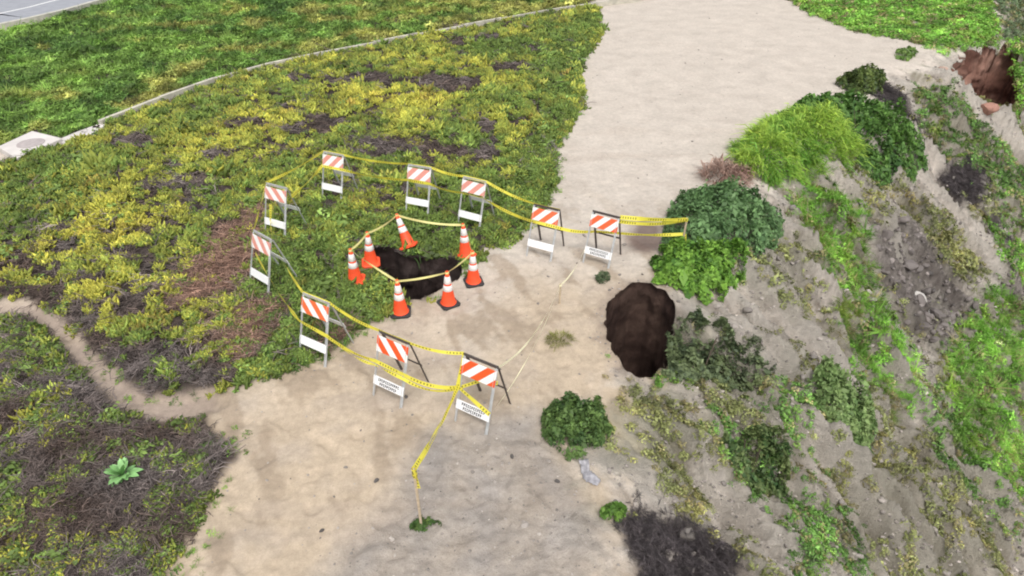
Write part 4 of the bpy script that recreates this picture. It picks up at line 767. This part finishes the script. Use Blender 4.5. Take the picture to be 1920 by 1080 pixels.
tape('thin tape running behind the path-side barricades at top rail height', [([B[7].t(1), B[8].t(-1), B[8].t(1), B[9].t(-1), B[9].t(1), B[10].t(-1)], [.10, 0, .06, 0, .06], .055, .5), ([B[6].p(-.4, .7), B[6].p(-.4, .3), B[7].t(1)], [0, .02], .045, .6)])
tape('wide bright yellow tape sagging across the front of the path-side barricades', [([B[7].p(-.5, .72), B[8].p(-1, .62), B[8].p(1, .56), B[9].p(-1, .62), B[9].p(1, .60), B[10].p(-1, .58), B[10].p(1, .36)], [.16, 0, .07, 0, .10, 0], .068, .55), ([B[8].p(1, .58), B[9].p(-1, .55), B[9].p(1, .53), B[10].p(-1, .56)], [.10, 0, .14], .055, .9), ([B[10].p(-1, .56), B[10].M@Vector((-.05, .1, .60)), B[10].M@Vector((.16, .2, .55))], [0, .01], .068, .3)])
tape('twisted yellow tape from knotted barricade down to tall stake', [([B[10].t(-1), B[10].p(-1.02, .58), S1], [0, .05], .068, .7), ([B[10].p(-1, .62), S1-Vector((0, 0, .04))], .10, .05, 1.1), (loopk(S1-Vector((0, 0, .06)), .03), 0, .12, 0), (loopk(S1-Vector((0, 0, .14)), .028), 0, .08, .3), ([S1-Vector((-.02, 0, .08)), S1-Vector((-.03, .02, .34))], 0, .05, 1.)])
tape('bleached tape line slanting over the dirt from short stake to knotted barricade', [([B[5].p(-1, .3), S2-Vector((0, 0, .02)), B[10].t(1)], [.12, .32], .035, .4), ([S2-Vector((0, 0, .10)), B[10].p(1, .34)], .26, .022, .5), (loopk(S2-Vector((0, 0, .04)), .03), 0, .05, 0)], TP)

# ------------------------------------------------------------------ single stones and the scrap
def rock(px, r_, col, label, seed):
    p = spots([px])[0]; z = gz(p[0], p[1]); me = p_stone(seed, paint('rock_%d' % seed if False else 'pale_rock', col, .9, .2, 5.)).data
    o = link('rock', me, None, None, (p[0], p[1], z+r_*.25)); o.scale = (r_, r_, r_); o.rotation_euler = (.2*seed, .3, seed); tag(o, label, 'rock', 'pale rocks on the bluff')
rock((1716,572), .30, (.55,.52,.48), 'pale blocky rock on dark rubble scree', 61)
rock((1738,606), .13, (.62,.60,.56), 'small white rock just below the pale blocky rock', 62)
rock((1860,593), .22, (.60,.50,.45), 'pinkish white rock at the edge of bright long grass', 63)
rock((1768,132), .30, (.42,.30,.24), 'tan rock perched at the head of the red ravine', 64)
rock((1846,226), .45, (.38,.20,.15), 'reddish boulder on the sandy spur beside the red ravine', 65)
for i, q in enumerate([(603,995),(960,858),(1045,905),(706,902),(762,744)]): rock(q, .045, (.10,.09,.085), ['small dark stone alone on tan dirt beside the tall stake', 'small dark stone on dirt between knotted barricade and dark bush', 'small dark stone below the round dark bush', 'small dark stone inland of the taped stake', 'small dark stone by the foot of the lettered barricade'][i], 70+i)
def scrap():
    P = poly((1080,868),(1102,866),(1110,885),(1128,905),(1118,922),(1098,905)); c = P.mean(0); z0 = gz(*c); n = 26; lo, hi = P.min(0)-.05, P.max(0)+.05
    X, Y = np.meshgrid(np.linspace(lo[0], hi[0], n), np.linspace(lo[1], hi[1], n)); x, y = X.ravel(), Y.ravel(); s = pdist(P, x, y)+fbm(x, y, 6, 2, 5)*.05
    z = height(x, y)+.02+.09*np.abs(fbm(x, y, 5, 3, 6)); i = np.arange(n*n).reshape(n, n); F = np.stack([i[:-1,:-1], i[:-1,1:], i[1:,1:], i[1:,:-1]], -1).reshape(-1, 4); F = F[(s[F] > 0).all(1)]
    used = np.unique(F); mp = -np.ones(n*n, int); mp[used] = np.arange(len(used)); me = mesh_np('plastic_scrap', np.stack([x-c[0], y-c[1], z-z0], 1)[used], mp[F])
    o = link('plastic_scrap', me, paint('dirty_plastic', (.34,.33,.35), .6, .5, 14.), None, (c[0], c[1], z0)); md = o.modifiers.new('thickness', 'SOLIDIFY'); md.thickness = .004; tag(o, 'crumpled grey-white plastic scrap on bare slope below the round bush', 'scrap')
scrap()
